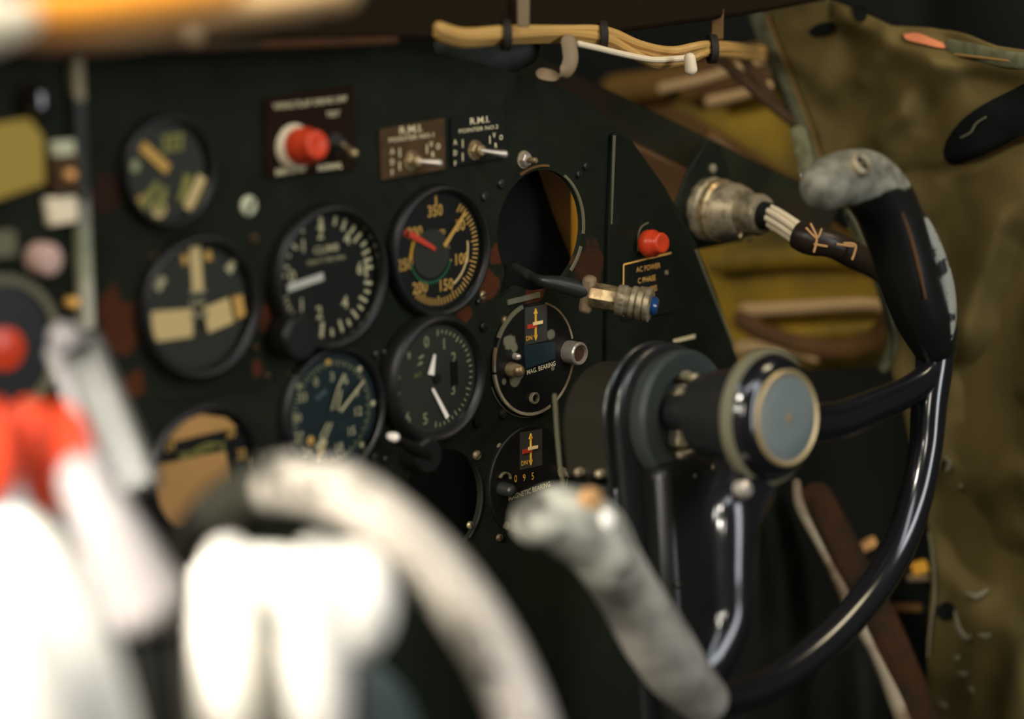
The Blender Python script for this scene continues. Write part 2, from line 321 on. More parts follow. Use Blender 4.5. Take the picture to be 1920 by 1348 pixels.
# ================================================================== INSTRUMENT PANEL
def scale_at(fr, px, py): return fr.z(px, py) / F        # metres per pixel
hole1 = PANEL.l(1013, 432); h1r = 114 * scale_at(PANEL, 1013, 432)
hole2 = PANEL.l(828, 945); h2r = 104 * scale_at(PANEL, 828, 945)
outline = P2(PANEL, [(132, 1440), (138, 70), (500, 74), (750, 86), (850, 106), (960, 135), (1060, 168), (1115, 200), (1180, 258), (1245, 348), (1302, 450), (1345, 556), (1378, 660), (1428, 790), (1466, 920), (1540, 1130), (1600, 1348), (1610, 1440)])
panel = thing('instrument_panel', PANEL.m, 'dark green painted instrument panel holding the round gauges', 'panel')
lug = [(hole1.x + h1r * math.cos(a), hole1.y + h1r * math.sin(a)) for a in [2 * math.pi * i / 64 for i in range(64)]]
# the empty cut-out keeps a mounting lug notch at its lower left corner
lug = [(x - .012 * max(0, 1 - abs(math.degrees(math.atan2(y - hole1.y, x - hole1.x)) + 135) / 12), y - .012 * max(0, 1 - abs(math.degrees(math.atan2(y - hole1.y, x - hole1.x)) + 135) / 12)) for x, y in lug]
plate_with_holes(outline, [lug, circle(hole2.x, hole2.y, h2r)], -.004, 0, M['panel']).build('plate', panel)
MB().lathe([(h1r, 0), (h1r + .0015, .0012), (h1r + .003, 0)], M['khaki'], 64, Matrix.Translation((hole1.x, hole1.y, 0))).build('cutout_rim', panel, 'worn edge of the empty instrument cut-out') if False else None
def rim_arc(c, r, a0, a1, w, m, name, z=.0, label=None):
    MB().arc(r, r + w, a0, a1, z, m, 20, .0012, Matrix.Translation((c.x, c.y, 0))).build(name, panel, label)
rim_arc(hole1, h1r, 35, 100, .0020, M['khaki'], 'cutout_rim', label='pale worn edge of the empty cut-out')
rim_arc(hole1, h1r, 112, 138, .0020, M['khaki'], 'cutout_rim')
rim_arc(hole1, h1r + .002, -25, 12, .0016, M['brownmetal'], 'cutout_rim')
def screw(x, y, rpx, m, slot=True, label=None, h=.0025, fr=PANEL, par=panel, off=0):
    c = fr.l(x, y, off); r = rpx * scale_at(fr, x, y); rot = random.uniform(0, 3)
    mb = MB(); T = Matrix.Translation(c) @ Matrix.Rotation(rot, 4, 'Z')
    mb.lathe([(0, 0), (r, 0), (r, h * .5), (r * .85, h * .85), (r * .5, h), (0, h)], m, 20, T)
    if slot: mb.box((0, 0, h), (r * 1.6, r * .28, .0004), M['dark'], 0, T)
    return mb.build('screw', par, label)
screw(465, 386, 20, M['palegreen'], label='large pale round screw head'); 
for x, y, r, m in [(762, 396, 7, 'brassy'), (907, 368, 9, 'dark_steel'), (938, 344, 9, 'dark_steel'), (1083, 326, 7, 'dark_steel'), (1096, 311, 7, 'dark_steel'), (903, 553, 9, 'brassy'), (547, 706, 8, 'steel'),
                   (703, 664, 8, 'dark_steel'), (718, 660, 6, 'dark_steel'), (905, 612, 10, 'black'), (893, 792, 10, 'black'), (945, 600, 8, 'brassy'), (957, 603, 6, 'steel'), (941, 775, 9, 'dark_steel'), (893, 853, 9, 'steel'),
                   (880, 984, 7, 'brassy'), (937, 838, 8, 'steel'), (935, 1008, 7, 'brassy'), (290, 485, 11, 'brown'), (475, 448, 10, 'brown'), (760, 567, 8, 'dark_steel'), (700, 857, 9, 'dark_steel'), (716, 470, 7, 'dark_steel'), (476, 652, 8, 'brown'), (500, 705, 7, 'brown'), (895, 565, 6, 'dark_steel'), (560, 900, 8, 'dark_steel'), (720, 860, 7, 'dark_steel')]:
    screw(x, y, r, M[m])
# riveted doubler seam on the left
MB().seg(PANEL.l(300, 748), PANEL.l(480, 718), .0025, .0, M['panelside'], h=.0025).build('seam_strip', panel)
# strip of the lug below the cut-out
MB().seg(PANEL.l(950, 567), PANEL.l(1010, 552), .0035, 0, M['khaki'], h=.0015).build('worn_lug_edge', panel)
# stud with nut near the second toggle plate
st = thing('mounting_stud', PANEL.m @ Matrix.Translation(PANEL.l(981, 299)), 'small bright stud with hexagonal nut beside the black toggle plate', 'fastener')
MB().lathe([(0, 0), (.0062, 0), (.0062, .001), (0, .001)], M['steel'], 24).build('washer', st)
MB().lathe([(0, .001), (.0048, .001), (.0048, .0042), (.004, .005), (0, .005)], M['nickel'], 6).build('nut', st)
MB().lathe([(0, .005), (.0021, .005), (.0021, .0115), (.0015, .0125), (0, .0125)], M['brassy'], 16).build('stud', st)

# sheet and dark clutter seen through the cut-out
bs = thing('backing_sheet', PANEL.m, 'brown primed sheet seen through the empty instrument cut-out', 'sheet')
MB().prism(P2(PANEL, [(985, 300), (1071, 300), (1071, 585), (1068, 500), (1035, 420)], -.055), -.058, -.055, M['brownmetal']).build('sheet', bs)
MB().prism(P2(PANEL, [(1066, 290), (1130, 290), (1130, 610), (1066, 610)], -.07), -.072, -.07, M['amber']).build('flange', bs, 'yellow primed flange')
MB().prism(P2(PANEL, [(900, 290), (1000, 290), (1036, 400), (1068, 480), (1069, 610), (900, 610)], -.04), -.042, -.04, M['dark']).build('shroud', bs, 'black shroud')

# ------------------------------------------------------------------ side panel with the red button
sp = thing('circuit_panel', PANEL.m, 'dark side panel with slanted edge carrying the single red push button', 'switch panel')
MB().prism(P2(PANEL, [(1137, 690), (1141, 450), (1149, 252), (1158, 247), (1186, 268), (1246, 356), (1302, 458), (1345, 562), (1376, 655), (1382, 690)], .004), .0002, .004, M['panelside']).build('plate', sp, bevel=.0008)
MB().seg(PANEL.l(1151, 254, .004), PANEL.l(1146, 420, .004), .0030, .004, M['khaki'], .0012, .0006).build('worn_edge', sp, 'bare metal edge')  # khaki strip paints the highlight along the sheet edge
MB().tube([PANEL.l(x, y, .004) for x, y in [(1196, 470), (1197, 440), (1203, 425), (1215, 418)]], .0007, M['khaki'], 8).build('scribed_line', sp)
MB().tube([PANEL.l(x, y, .0045) for x, y in [(1305, 470), (1330, 535), (1352, 590), (1374, 645)]], .0011, M['khaki'], 8).build('worn_edge', sp)
MB().seg(PANEL.l(1262, 640, .004), PANEL.l(1303, 630, .004), .0030, .004, M['cream'], h=.0003).build('worn_legend', sp)
pb = thing('power_placard', PANEL.m, 'black placard lettered AC POWER C PHASE with tan border', 'placard')
MB().prism(P2(PANEL, [(1168, 493), (1262, 471), (1262, 585), (1166, 600)], .0052), .004, .0052, M['dark']).build('plate', pb)
b = MB()
for p, q in [((1169, 496), (1258, 474)), ((1169, 496), (1168, 592))]: b.seg(PANEL.l(*p, .0052), PANEL.l(*q, .0052), .0011, .0052, M['orange'], h=.0003)
def ptext(mb, fr, t, px, py, off, hpx, m, sx=1, dx=0, bold=0.0, rot=0):
    c = fr.l(px, py, off); mb.text(t, c.x, c.y, hpx / F * fr.z(px, py, off) / .72, off + .00035, m, rot, sx, bold)
ptext(b, PANEL, 'AC POWER', 1215, 502, .0052, 10.5, M['orange'], .9)
ptext(b, PANEL, 'C PHASE', 1212, 524, .0052, 10.5, M['orange'], .9)
ptext(b, PANEL, 'LOSS', 1222, 542, .0052, 11, M['orange'], .8)
ptext(b, PANEL, 'N', 1249, 511, .0052, 9, M['cream'], .9)
b.build('lettering', pb)
def push_button(px, py, rpx, L, label, off, fr=PANEL, collar=None):
    """red moulded cap on a short barrel; axis tipped a little up"""
    c = fr.l(px, py, off); r = rpx * scale_at(fr, px, py)
    t = thing('push_button', fr.m @ Matrix.Translation(c) @ Matrix.Rotation(R(-7), 4, 'X'), label, 'button')
    cyl(r * .55, -.001, L * .3, M['dark_steel']).build('barrel', t)
    prof = [(0, L * .12), (r * .86, L * .12), (r * .98, L * .22), (r, L * .4), (r * .98, L * .55), (r * .84, L * .68), (r * .76, L * .8), (r * .76, L * .93), (r * .68, L), (r * .5, L * .985), (0, L * .96)]
    MB().lathe(prof, M['redknob'], 40).build('cap', t, angle=80)
    if collar: MB().lathe([(r * .8, 0), (r * 1.22, 0), (r * 1.22, .002), (r * 1.05, L * .22), (r * .8, L * .22)], M[collar], 40, closed=True).build('collar', t, 'pale metal collar')
    return t
push_button(1206, 457, 26, .019, 'small red push button on the slanted side panel above the AC POWER placard', .004)
MB()
# ------------------------------------------------------------------ plates with toggles along the top
def toggle(fr_off, px, py, tip, nutpx, label, lever='nickel', base='brassy'):
    c = PANEL.l(px, py, fr_off); s = scale_at(PANEL, px, py)
    t = thing('toggle_switch', PANEL.m @ Matrix.Translation(c), label, 'switch')
    r = nutpx * s
    MB().lathe([(r * .55, 0), (r * 1.15, 0), (r * 1.15, .0008), (r * .55, .0008)], M[base], 32, closed=True).build('washer', t)
    MB().lathe([(0, .0008), (r * .92, .0008), (r * .92, .003), (r * .8, .0036), (0, .0036)], M[base], 6).build('nut', t)
    mb = MB().lathe([(0, .0036), (r * .66, .0036), (r * .66, .0068), (r * .5, .0076), (0, .0070)], M[base], 24, lobes=12, amp=-.05); mb.build('bushing', t)
    tp = PANEL.l(*tip, fr_off + .017) - c
    MB().tube([Vector((0, 0, .0062)), Vector((0, 0, .0062)).lerp(tp, .5), tp], [.0013, .0018, .0026], M[lever], 14).build('lever', t)
    return t
wp = thing('wing_flap_plate', PANEL.m, 'dark red-brown placard behind the large red button, lettered WING FLAP', 'placard')
MB().prism(P2(PANEL, [(497, 184), (664, 158), (668, 318), (499, 334)], .0025), .0002, .0025, M['redbrown']).build('plate', wp, bevel=.0005)
b = MB()
ptext(b, PANEL, 'WING FLAP DRIVE OFF', 582, 193, .0025, 11, M['cream'], 1.15, bold=.01)
ptext(b, PANEL, 'TEST', 624, 214, .0025, 10, M['cream'], 1.1, bold=.01)
ptext(b, PANEL, 'EMERGENCY', 545, 320, .0025, 11, M['cream'], .85, bold=.03)
ptext(b, PANEL, 'NORMAL', 618, 313, .0025, 11, M['cream'], .95, bold=.03)
b.build('lettering', wp)
push_button(551, 276, 36, .0235, 'large red push button with pale collar on the wing flap placard', .0025, collar='palecream')
toggle(.0025, 628, 268, (664, 288), 17, 'dull toggle switch beside the large red button on the wing flap placard', 'brassy', 'dark_steel')
for i, (poly, m, off, lx, ly, num, name, lab) in enumerate([
    ([(713, 243), (834, 221), (836, 318), (716, 338)], 'brown', .0022, 773, 262, '1', 'pointer_plate', 'brown placard lettered R.M.I. POINTER NO. 1 under its toggle'),
    ([(846, 222), (948, 203), (950, 296), (848, 312)], 'dark', .0022, 897, 236, '2', 'pointer_plate', 'black placard lettered R.M.I. POINTER NO. 2 under its toggle')]):
    t = thing(name, PANEL.m, lab, 'placard')
    MB().prism(P2(PANEL, poly, off), .0002, off, M[m]).build('plate', t, bevel=.0004)
    b = MB(); dx = lx - 773; dy = ly - 262; k = 1 if i == 0 else .88
    ptext(b, PANEL, 'R.M.I.', 770 + dx if i == 0 else 899, 243 + dy if i == 0 else 226, off, 14 * k, M['cream'], 1.35, bold=.01)
    ptext(b, PANEL, 'POINTER NO.' + num, 772 + dx if i == 0 else 897, 258 + dy if i == 0 else 242, off, 8.5 * k, M['cream'], 1.5, bold=.005)
    bx, by = (0, 0) if i == 0 else (118, -17)
    for s, x, y in [('A', 735, 284), ('D', 735, 304), ('F', 735, 324), ('V', 808, 271), ('O', 821, 275), ('R', 811, 290), ('I', 749, 287), ('I', 749, 312), ('I', 800, 280)]:
        ptext(b, PANEL, s, x + bx, y + by, off, (11 if s != 'I' else 17) * k, M['cream'], .9, bold=.02)
    b.build('lettering', t)
toggle(.0022, 771, 301, (823, 306), 16, 'toggle switch with long lever on the brown R.M.I. placard')
toggle(.0022, 890, 281, (946, 289), 16, 'toggle switch with long lever on the black R.M.I. placard')

# ================================================================== GAUGES
class Gauge:
    def __init__(s, name, label, cat, cx, cy, rpx, bez=.010, h=.010, dial='dial', dialh=.002, inner=None, glass=True, flangew=None, bmat='bezel'):
        s.h0 = dialh; c = PANEL.l(cx, cy, dialh); s.c = c; s.r = rpx * PANEL.z(cx, cy, dialh) / F; r = s.r
        s.t = thing(name, PANEL.m @ Matrix.Translation((c.x, c.y, 0)), label, cat)
        cyl(r + .0005, .0002, dialh, M[dial], 64, 0).build('dial', s.t)
        MB().lathe([(r, .0001), (r + bez, .0001), (r + bez, h * .55), (r + bez * .75, h * .92), (r + bez * .5, h), (r + bez * .3, h * .96), (r, h * .62)], M[bmat], 80, closed=True).build('bezel', s.t, angle=60)
        if glass: MB().lathe([(0, h * .62), (r, h * .62), (r, h * .62 + .0008), (0, h * .62 + .0008)], M['glass'], 64).build('glass', s.t)
        s.m = MB(); s.zz = dialh + .0002
    def l(s, px, py): p = PANEL.l(px, py, s.h0); return Vector((p.x - s.c.x, p.y - s.c.y))
    def txt(s, t, px, py, hpx, m, sx=.9, bold=.015, rot=0):
        p = s.l(px, py); s.m.text(t, p.x, p.y, hpx / F * PANEL.z(px, py) / .72, s.zz + .0002, M[m], rot, sx, bold)
    def seg(s, p, q, wpx, m, w2=None, z=None, mb=None):
        k = PANEL.z(*p) / F; (mb or s.m).seg(s.l(*p), s.l(*q), wpx * k, s.zz if z is None else z, M[m], (w2 if w2 is not None else wpx) * k, .0005); return mb
    def needle(s, name, p, q, wpx, m, w2=None, label=None, z=.003): 
        mb = MB(); s.seg(p, q, wpx, m, w2, s.zz + z - .0018, mb); return mb.build(name, s.t, label)
    def dot(s, px, py, rp, m):
        p = s.l(px, py); s.m.lathe([(0, s.zz), (rp / F * PANEL.z(px, py), s.zz), (0, s.zz + .0005)], M[m], 14, Matrix.Translation((p.x, p.y, 0)))
    def done(s): s.m.build('dial_markings', s.t)

# -- small gauge with broad orange bars, upper left
g = Gauge('hydraulic_gauge', 'small round gauge with broad orange bars at the upper left of the panel', 'gauge', 312, 320, 92, .005, .009, 'dialgrey')
g.needle('pointer', (262, 272), (312, 318), 20, 'orange', 20, 'broad orange pointer')
g.needle('pointer', (376, 330), (348, 392), 22, 'paleorange', 22, 'broad orange pointer')
g.seg((262, 390), (296, 342), 22, 'olive', 12); g.seg((296, 398), (308, 350), 24, 'olive', 12)
g.dot(266, 378, 12, 'orange'); g.dot(298, 392, 17, 'paleorange'); g.seg((340, 378), (352, 328), 20, 'olive', 20)
for x in (308, 322, 336): g.seg((x, 282), (x + 2, 256), 9, 'olive')
g.seg((302, 258), (342, 252), 6, 'olive'); g.seg((304, 284), (342, 277), 6, 'olive'); g.dot(252, 311, 12, 'green_cream'); g.done()

# -- turn indicator, white-orange T and bar
g = Gauge('turn_indicator', 'large turn indicator with pale orange T mark and broad orange bar', 'gauge', 370, 575, 118, .007, .010, 'dialgrey', .002)
g.seg((366, 458), (370, 545), 27, 'paleorange', 27, label=None) if False else g.seg((364, 462), (370, 544), 26, 'paleorange', 26)
g.seg((340, 488), (350, 484), 22, 'orange', 14); g.seg((383, 482), (395, 477), 14, 'orange', 22)
for x, y in [(298, 530), (432, 497)]:
    g.seg((x - 6, y + 12), (x + 8, y - 10), 18, 'cream', 14)
g.txt('TURN', 369, 568, 11, 'cream'); g.seg((356, 548), (384, 545), 4, 'cream')
ho = MB(); g.seg((278, 612), (356, 604), 58, 'paleorange', 54, .0045, ho); ho.build('horizon_bar', g.t)
ho = MB(); g.seg((380, 600), (428, 580), 50, 'paleorange', 50, .0045, ho); ho.build('horizon_bar', g.t)
ho = MB(); g.seg((434, 577), (452, 570), 46, 'orange', 40, .0045, ho); ho.build('horizon_bar', g.t, 'orange horizon bar end')
MB().tube([(g.l(356, 592).x, g.l(356, 592).y, .005), (g.l(380, 588).x, g.l(380, 588).y, .005)], .002, M['steel'], 10).build('hinge_pin', g.t)
g.done()

# -- vertical speed
g = Gauge('climb_indicator', 'black climb indicator with cream numerals 2 4 6 and a white pointer aimed at zero', 'gauge', 612, 519, 119, .007, .011, 'dial', .002)
r = g.r
def vt(a, r0, w, m='cream'): g.m.tick(a, r * r0, r * .965, r * w, g.zz, M[m])
for k, a in enumerate(range(0, 96, 9)):
    pass
for a, L, w in [(-5, .74, .075), (14, .82, .05), (27, .78, .05), (40, .82, .05), (51, .76, .05), (62, .84, .05), (71, .80, .05), (80, .84, .05), (88, .80, .06)]: vt(a, L, w)
for a, L, w in [(104, .80, .06), (113, .84, .05), (122, .78, .055), (131, .84, .05), (141, .78, .05), (152, .84, .05), (163, .76, .05), (176, .84, .05), (190, .72, .07), (205, .82, .06)]: vt(a, L, w)
for a in range(214, 262, 6): vt(a, .84, .035)
for a, L in [(330, .88), (312, .78), (300, .84), (288, .80), (279, .84)]: vt(a, L, .05)
for t, x, y in [('2', 600, 437), ('4', 650, 448), ('6', 674, 504), ('4', 646, 568), ('2', 598, 587), ('1', 565, 573), ('1', 568, 462), ('0', 547, 520)]: g.txt(t, x, y, 25, 'cream', .95, .015)
g.seg((684, 484), (686, 520), 6, 'cream'); g.txt('CLIMB', 611, 467, 14, 'cream', 1.15, .01); g.txt('1000 FT PER MIN', 610, 488, 8.5, 'cream', 1.1, .0)
g.needle('pointer', (534, 540), (601, 517), 14, 'white', 15, 'white pointer', .004); g.done()
cyl(.0145, .0002, .019, M['black'], 32).build('adjuster_boss', g.t).location = (g.l(535, 628).x, g.l(535, 628).y, 0)

# -- airspeed
g = Gauge('airspeed_indicator', 'airspeed indicator with orange numerals, red pointer and orange pointer', 'gauge', 822, 471, 110, .006, .009, 'dial', .003)
r = g.r
cyl(r * .42, .004, .0046, M['dialgrey'], 40, 0).build('drum_disc', g.t).location = (g.l(806, 475).x, g.l(806, 475).y, 0)
for i in range(38):
    a = 36 + i * 4.9; g.m.tick(a, r * (.81 if i % 5 else .77), r * .93, r * .024, g.zz, M['orange'])
g.m.tick(-2, r * .80, r * .96, r * .035, g.zz, M['orange'])
for t, x, y in [('350', 815, 396), ('300', 777, 437), ('250', 759, 497), ('200', 787, 540), ('150', 835, 535), ('100', 864, 486), ('50', 862, 423)]: g.txt(t, x, y, 22, 'orange', .86, .012)
g.txt('AIR SPEED', 815, 438, 10, 'orange', .85, .02); g.txt('KNOTS', 812, 450, 8, 'orange', .8, .01); g.txt('I A S', 812, 491, 7, 'cream')
g.dot(840, 464, 4, 'orange'); g.dot(845, 488, 2.5, 'amber')
g.m.arc(r * .455, r * .49, 108, 262, g.zz + .0006, M['green'], 24, .0004, Matrix.Translation((g.l(806, 478).x, g.l(806, 478).y, 0)))
g.m.arc(r * .66, r * .70, 82, 152, g.zz + .0003, M['paleorange'], 24)
g.seg((777, 448), (770, 484), 11, 'amber', 11)
g.needle('pointer', (868, 397), (829, 461), 5, 'orange', 9, 'orange pointer', .0035); g.needle('pointer', (762, 437), (810, 466), 12, 'red', 7, 'red pointer', .0045)
for (x, y) in [(762, 437)]: g.dot(x, y, 8, 'red')
g.done()

# -- altimeter
g = Gauge('altimeter', 'altimeter with numerals 0 to 6, counter window and deep black bezel', 'gauge', 818, 710, 102, .008, .0145, 'dialgrey', .0085)
r = g.r
for t, x, y in [('0', 799, 642), ('1', 832, 646), ('2', 850, 672), ('3', 849, 730), ('5', 797, 786), ('6', 764, 784), ('7', 745, 748), ('8', 745, 705)]: g.txt(t, x, y, 22, 'green_cream', .9, .0)
g.txt('9', 766, 668, 15, 'green_cream', .7)
for i in range(0, 50):
    a = i * 7.2 + 4
    if a > 190: break
    g.m.tick(a, r * (.84 if i % 5 else .80), r * .91, r * .022, g.zz, M['green_cream'])
cw = MB(); c0 = g.l(851, 700); cw.box((c0.x, c0.y, g.zz), (r * .17, r * .46, .001), M['dark']); cw.build('counter_window', g.t)
for i, t in enumerate('990'): g.txt(t, 851, 687 + i * 13, 13, 'cream', .95, .02)
for a, b_ in [((785, 672), (793, 666)), ((783, 684), (791, 679))]: g.seg(a, b_, 3, 'green_cream')
g.txt('ALT', 783, 703, 8, 'olive'); g.needle('pointer', (805, 702), (812, 664), 15, 'white', 4, 'white hundreds pointer'); g.needle('pointer', (808, 728), (836, 782), 5, 'white', 9, 'long white pointer')
MB().lathe([(0, 0), (.0035, 0), (.0035, .01), (0, .010)], M['black'], 12).build('pointer_hub', g.t)
g.done()
kn = thing('setting_knob', PANEL.m @ Matrix.Translation(PANEL.l(772, 848)), 'black setting knob with white tip below the altimeter', 'knob')
cyl(.012, .0002, .018, M['black'], 28).build('boss', kn)
p0 = PANEL.l(741, 820, .03) - PANEL.l(772, 848)
MB().tube([Vector((0, 0, .014)), p0 + Vector((0, 0, -.005))], [.005, .0028], M['black'], 12).build('shaft', kn)
MB().tube([p0 + Vector((0, 0, -.005)), p0], [.0026, .0030], M['white'], 12).build('tip', kn, 'white tip')

# -- radio magnetic indicator
g = Gauge('compass_indicator', 'blue-black compass indicator with ring of numerals and two double needles', 'gauge', 622, 771, 112, .005, .008, 'dialblue', .002)
r = g.r
for t, x, y in [('0', 592, 717), ('3', 622, 707), ('6', 648, 713), ('9', 668, 737), ('12', 670, 772), ('15', 658, 809), ('18', 634, 839), ('21', 604, 853), ('24', 576, 846), ('27', 560, 820), ('30', 556, 785), ('33', 567, 746)]: g.txt(t, x, y, 17, 'cream', .95, .008)
for i in range(72): g.m.tick(i * 5 + 2, r * (.80 if i % 2 else .76), r * .86, r * .014, g.zz, M['green_cream'])
for x, y, m in [(615, 679, 'orange'), (674, 692, 'cream'), (699, 756, 'cream'), (678, 834, 'cream'), (537, 806, 'cream'), (560, 724, 'green_cream')]: g.dot(x, y, 6, m)
nd = MB(); z = .0015
for a, b_, w in [((618, 768), (630, 726), 4), ((630, 726), (642, 700), 5), ((629, 768), (636, 730), 4), ((618, 792), (606, 822), 4), ((611, 792), (596, 820), 4)]: g.seg(a, b_, w, 'cream', w, g.zz + z, nd)
nd.build('double_needle', g.t, 'thin cream double needle')
nd = MB()
for a, b_, w in [((632, 770), (676, 712), 5), ((602, 822), (586, 838), 12)]: g.seg(a, b_, w, 'cream', w * .8, g.zz + .003, nd)
nd.build('double_needle', g.t, 'thin cream double needle')
g.needle('lubber_pointer', (603, 824), (594, 864), 20, 'paleorange', 3, 'orange pointer tail'); g.dot(582, 826, 9, 'orange')
g.txt('RMI', 602, 740, 9, 'teal', 1.4, .02, R(25)); g.done()

# -- orange flagged course indicator, lower left
g = Gauge('course_indicator', 'course indicator with orange lower half half hidden behind the blurred wheel rim', 'gauge', 380, 885, 116, .006, .009, 'dial', .002)
r = g.r
def blob(mb, pts, z, m, h=.0006): mb.prism([tuple(g.l(*p)) for p in pts][::-1], z, z + h, m)
o_ = MB(); blob(o_, [(285, 872), (420, 846), (428, 900), (410, 930), (395, 985), (300, 985), (282, 930)], .0034, M['salmon']); o_.build('lower_flag', g.t, 'orange-brown lower half of the ball')
o_ = MB(); blob(o_, [(300, 822), (330, 792), (372, 776), (420, 782), (440, 800), (405, 808), (360, 818), (330, 826)], .0034, M['salmon']); o_.build('upper_flag', g.t, 'orange-brown upper band of the ball')
for t, x, y in [('24', 318, 836), ('27', 355, 812), ('W', 400, 796), ('30', 432, 812), ('33', 452, 852), ('N', 472, 865)]: g.txt(t, x, y, 20, 'orange', .8, .02)
for a, b_ in [((335, 862), (385, 832)), ((385, 832), (418, 832)), ((418, 832), (418, 846)), ((418, 846), (335, 862)), ((335, 852), (375, 846)), ((375, 846), (400, 836))]: g.seg(a, b_, 5, 'olive')
g.seg((376, 775), (380, 800), 9, 'orange', 4); g.seg((378, 852), (376, 892), 7, 'orange', 26); g.seg((355, 902), (400, 888), 12, 'palecream', 10); g.done()

# -- two magnetic bearing units: flat black face plates
def bearing(name, label, cx, cy, rpx, worn):
    s = scale_at(PANEL, cx, cy); c = PANEL.l(cx, cy, .004); r = rpx * PANEL.z(cx, cy, .004) / F
    t = thing(name, PANEL.m @ Matrix.Translation((c.x, c.y, 0)), label, 'gauge')
    dxy = lambda x, y, off=.004: Vector((PANEL.l(x, y, off).x - c.x, PANEL.l(x, y, off).y - c.y))
    m = patched('bearing_face_' + name, (.006, .006, .005), (.009, .009, .008), [((*dxy(*p), .004), q, (.17, .16, .10)) for p, q in worn], .4, 60)
    cyl(r, .0002, .004, m, 72, .0008).build('face_plate', t)
    return t, c, r, dxy
def arrows(t, dxy, x, y, L, name='arrow_window', dy=0):
    mb = MB(); q = [dxy(x - 19, y - 34 + 3), dxy(x + 22, y - 34 - 4), dxy(x + 22, y + 34 - 4), dxy(x - 19, y + 36 + 3)]
    mb.prism([tuple(p) for p in q][::-1], .004, .0044, M['dialgrey'])
    k = scale_at(PANEL, x, y)
    mb.seg(dxy(x, y - 22), dxy(x, y + 22), 4 * k, .0044, M['amber'], 4 * k)
    mb.seg(dxy(x, y - 30), dxy(x, y - 20), .8 * k, .0044, M['amber'], 10 * k); mb.seg(dxy(x, y + 20), dxy(x, y + 30), 10 * k, .0044, M['amber'], .8 * k)
    mb.seg(dxy(x - 16, y + 5), dxy(x + 2, y + 1), 8 * k, .0046, M['red'], 8 * k); mb.seg(dxy(x - 6, y - 1), dxy(x + 12, y - 5), 6 * k, .0050, M['paleorange'], 6 * k)
    mb.text('DN', dxy(x - 12, y + 26).x, dxy(x - 12, y + 26).y, 9 * k / .72, .0047, M['amber'], 0, .9, .01)
    return mb.build(name, t, 'window with amber up and down arrows and red bar')
t, c, r, dxy = bearing('bearing_indicator', 'upper bearing indicator with chipped black face, worn pale rim and silver knob', 1003, 672, 104,
    [((955, 645), .006), ((963, 652), .004), ((951, 640), .0045), ((965, 708), .0055), ((975, 700), .004), ((1032, 628), .004), ((1037, 690), .003), ((945, 715), .003)])
arrows(t, dxy, 1003, 608, 1)
MB().prism([tuple(dxy(*p)) for p in [(982, 648), (1040, 640), (1040, 672), (985, 692)]][::-1], .004, .0046, M['dialblue']).build('counter_window', t)
rp = MB(); rr_ = r
for a0, a1, w in [(300, 345, .0018), (20, 78, .0012), (95, 150, .0016), (158, 205, .0016), (205, 262, .0015), (265, 290, .001)]:
    rp.arc(rr_ - w * .3, rr_ + w, a0, a1, .002, M['worncream'] if w < .0017 else M['khaki'], 16, .002)
rp.build('rim', t, 'pale worn rim')
rp = MB(); rp.arc(r + .003, r + .0037, 170, 250, .0003, M['khaki'], 12, .0006); rp.build('outer_edge', t)
b = MB(); k = scale_at(PANEL, 1003, 690); pp = dxy(1014, 690); b.text('MAG. BEARING', pp.x, pp.y, 9 * k / .72, .0045, M['cream'], R(4), .92, .01); b.build('lettering', t)
MB().tube([(*dxy(957, 693), .0035), (*dxy(957, 693), .012)], [.0055, .0045], M['brassy'], 18).build('setting_knob', t, 'small domed brass knob')
MB().tube([(*dxy(965, 668), .0035), (*dxy(965, 668), .0075)], [.0026, .0022], M['nickel'], 14).build('small_pin', t, 'small bright pin')
mb = MB(); T = Matrix.Translation((*dxy(1000, 746), 0))
mb.lathe([(.0026, .004), (.0042, .004), (.0042, .0062), (.0036, .0066), (.0026, .0062)], M['steel'], 24, T, closed=True); mb.box((0, 0, .0052), (.0011, .0076, .0012), M['dark'], R(-25), T); mb.build('slotted_screw', t)
kk = MB(); p = PANEL.l(1074, 661, .008) - Vector((c.x, c.y, 0)); T = Matrix.Translation((p.x, p.y, 0))
kk.lathe([(.002, .0), (.0078, .002), (.0082, .004), (.0082, .0145), (.0074, .0155), (.0064, .0155), (.006, .0125), (0, .0125)], M['nickel'], 36, T); kk.build('silver_knob', t, 'round silver knob with recessed dark centre')
cyl(.0056, .0125, .0132, M['brown'], 24, 0, T).build('knob_centre', t, 'dark brown knob centre')
t, c, r, dxy = bearing('bearing_indicator', 'lower bearing indicator lettered MAGNETIC BEARING showing 095', 992, 900, 104, [((950, 985), .003)])
arrows(t, dxy, 994, 842, 1)
b = MB(); k = scale_at(PANEL, 990, 900)
for s_, x, y in [('0', 966, 898), ('9', 982, 896), ('5', 998, 893)]: pp = dxy(x, y); b.text(s_, pp.x, pp.y, 14 * k / .72, .0045, M['amber'], 0, .8)
b.build('counter_digits', t); b = MB(); pp = dxy(992, 921); b.text('MAGNETIC BEARING', pp.x, pp.y, 10 * k / .72, .0045, M['cream'], R(3), .86, .015); b.build('lettering', t)
MB().tube([(*dxy(940, 916), .0035), (*dxy(940, 916), .013)], [.005, .0045], M['dark_steel'], 18).build('setting_knob', t)
MB().arc(.0048, .0058, -60, 90, .004, M['steel'], 14, .002, Matrix.Translation((*dxy(945, 900), 0))).build('knob_guard', t)
MB().tube([(*dxy(1052, 884), .004), (*dxy(1052, 884), .012)], [.0035, .003], M['steel'], 16).build('lamp_cap', t, 'small grey metal cap')
MB().arc(r - .0005, r + .0006, 95, 130, .003, M['khaki'], 10, .0014).build('rim', t)
rim_arc(hole2, h2r, 60, 140, .0008, M['dark_steel'], 'cutout_rim')

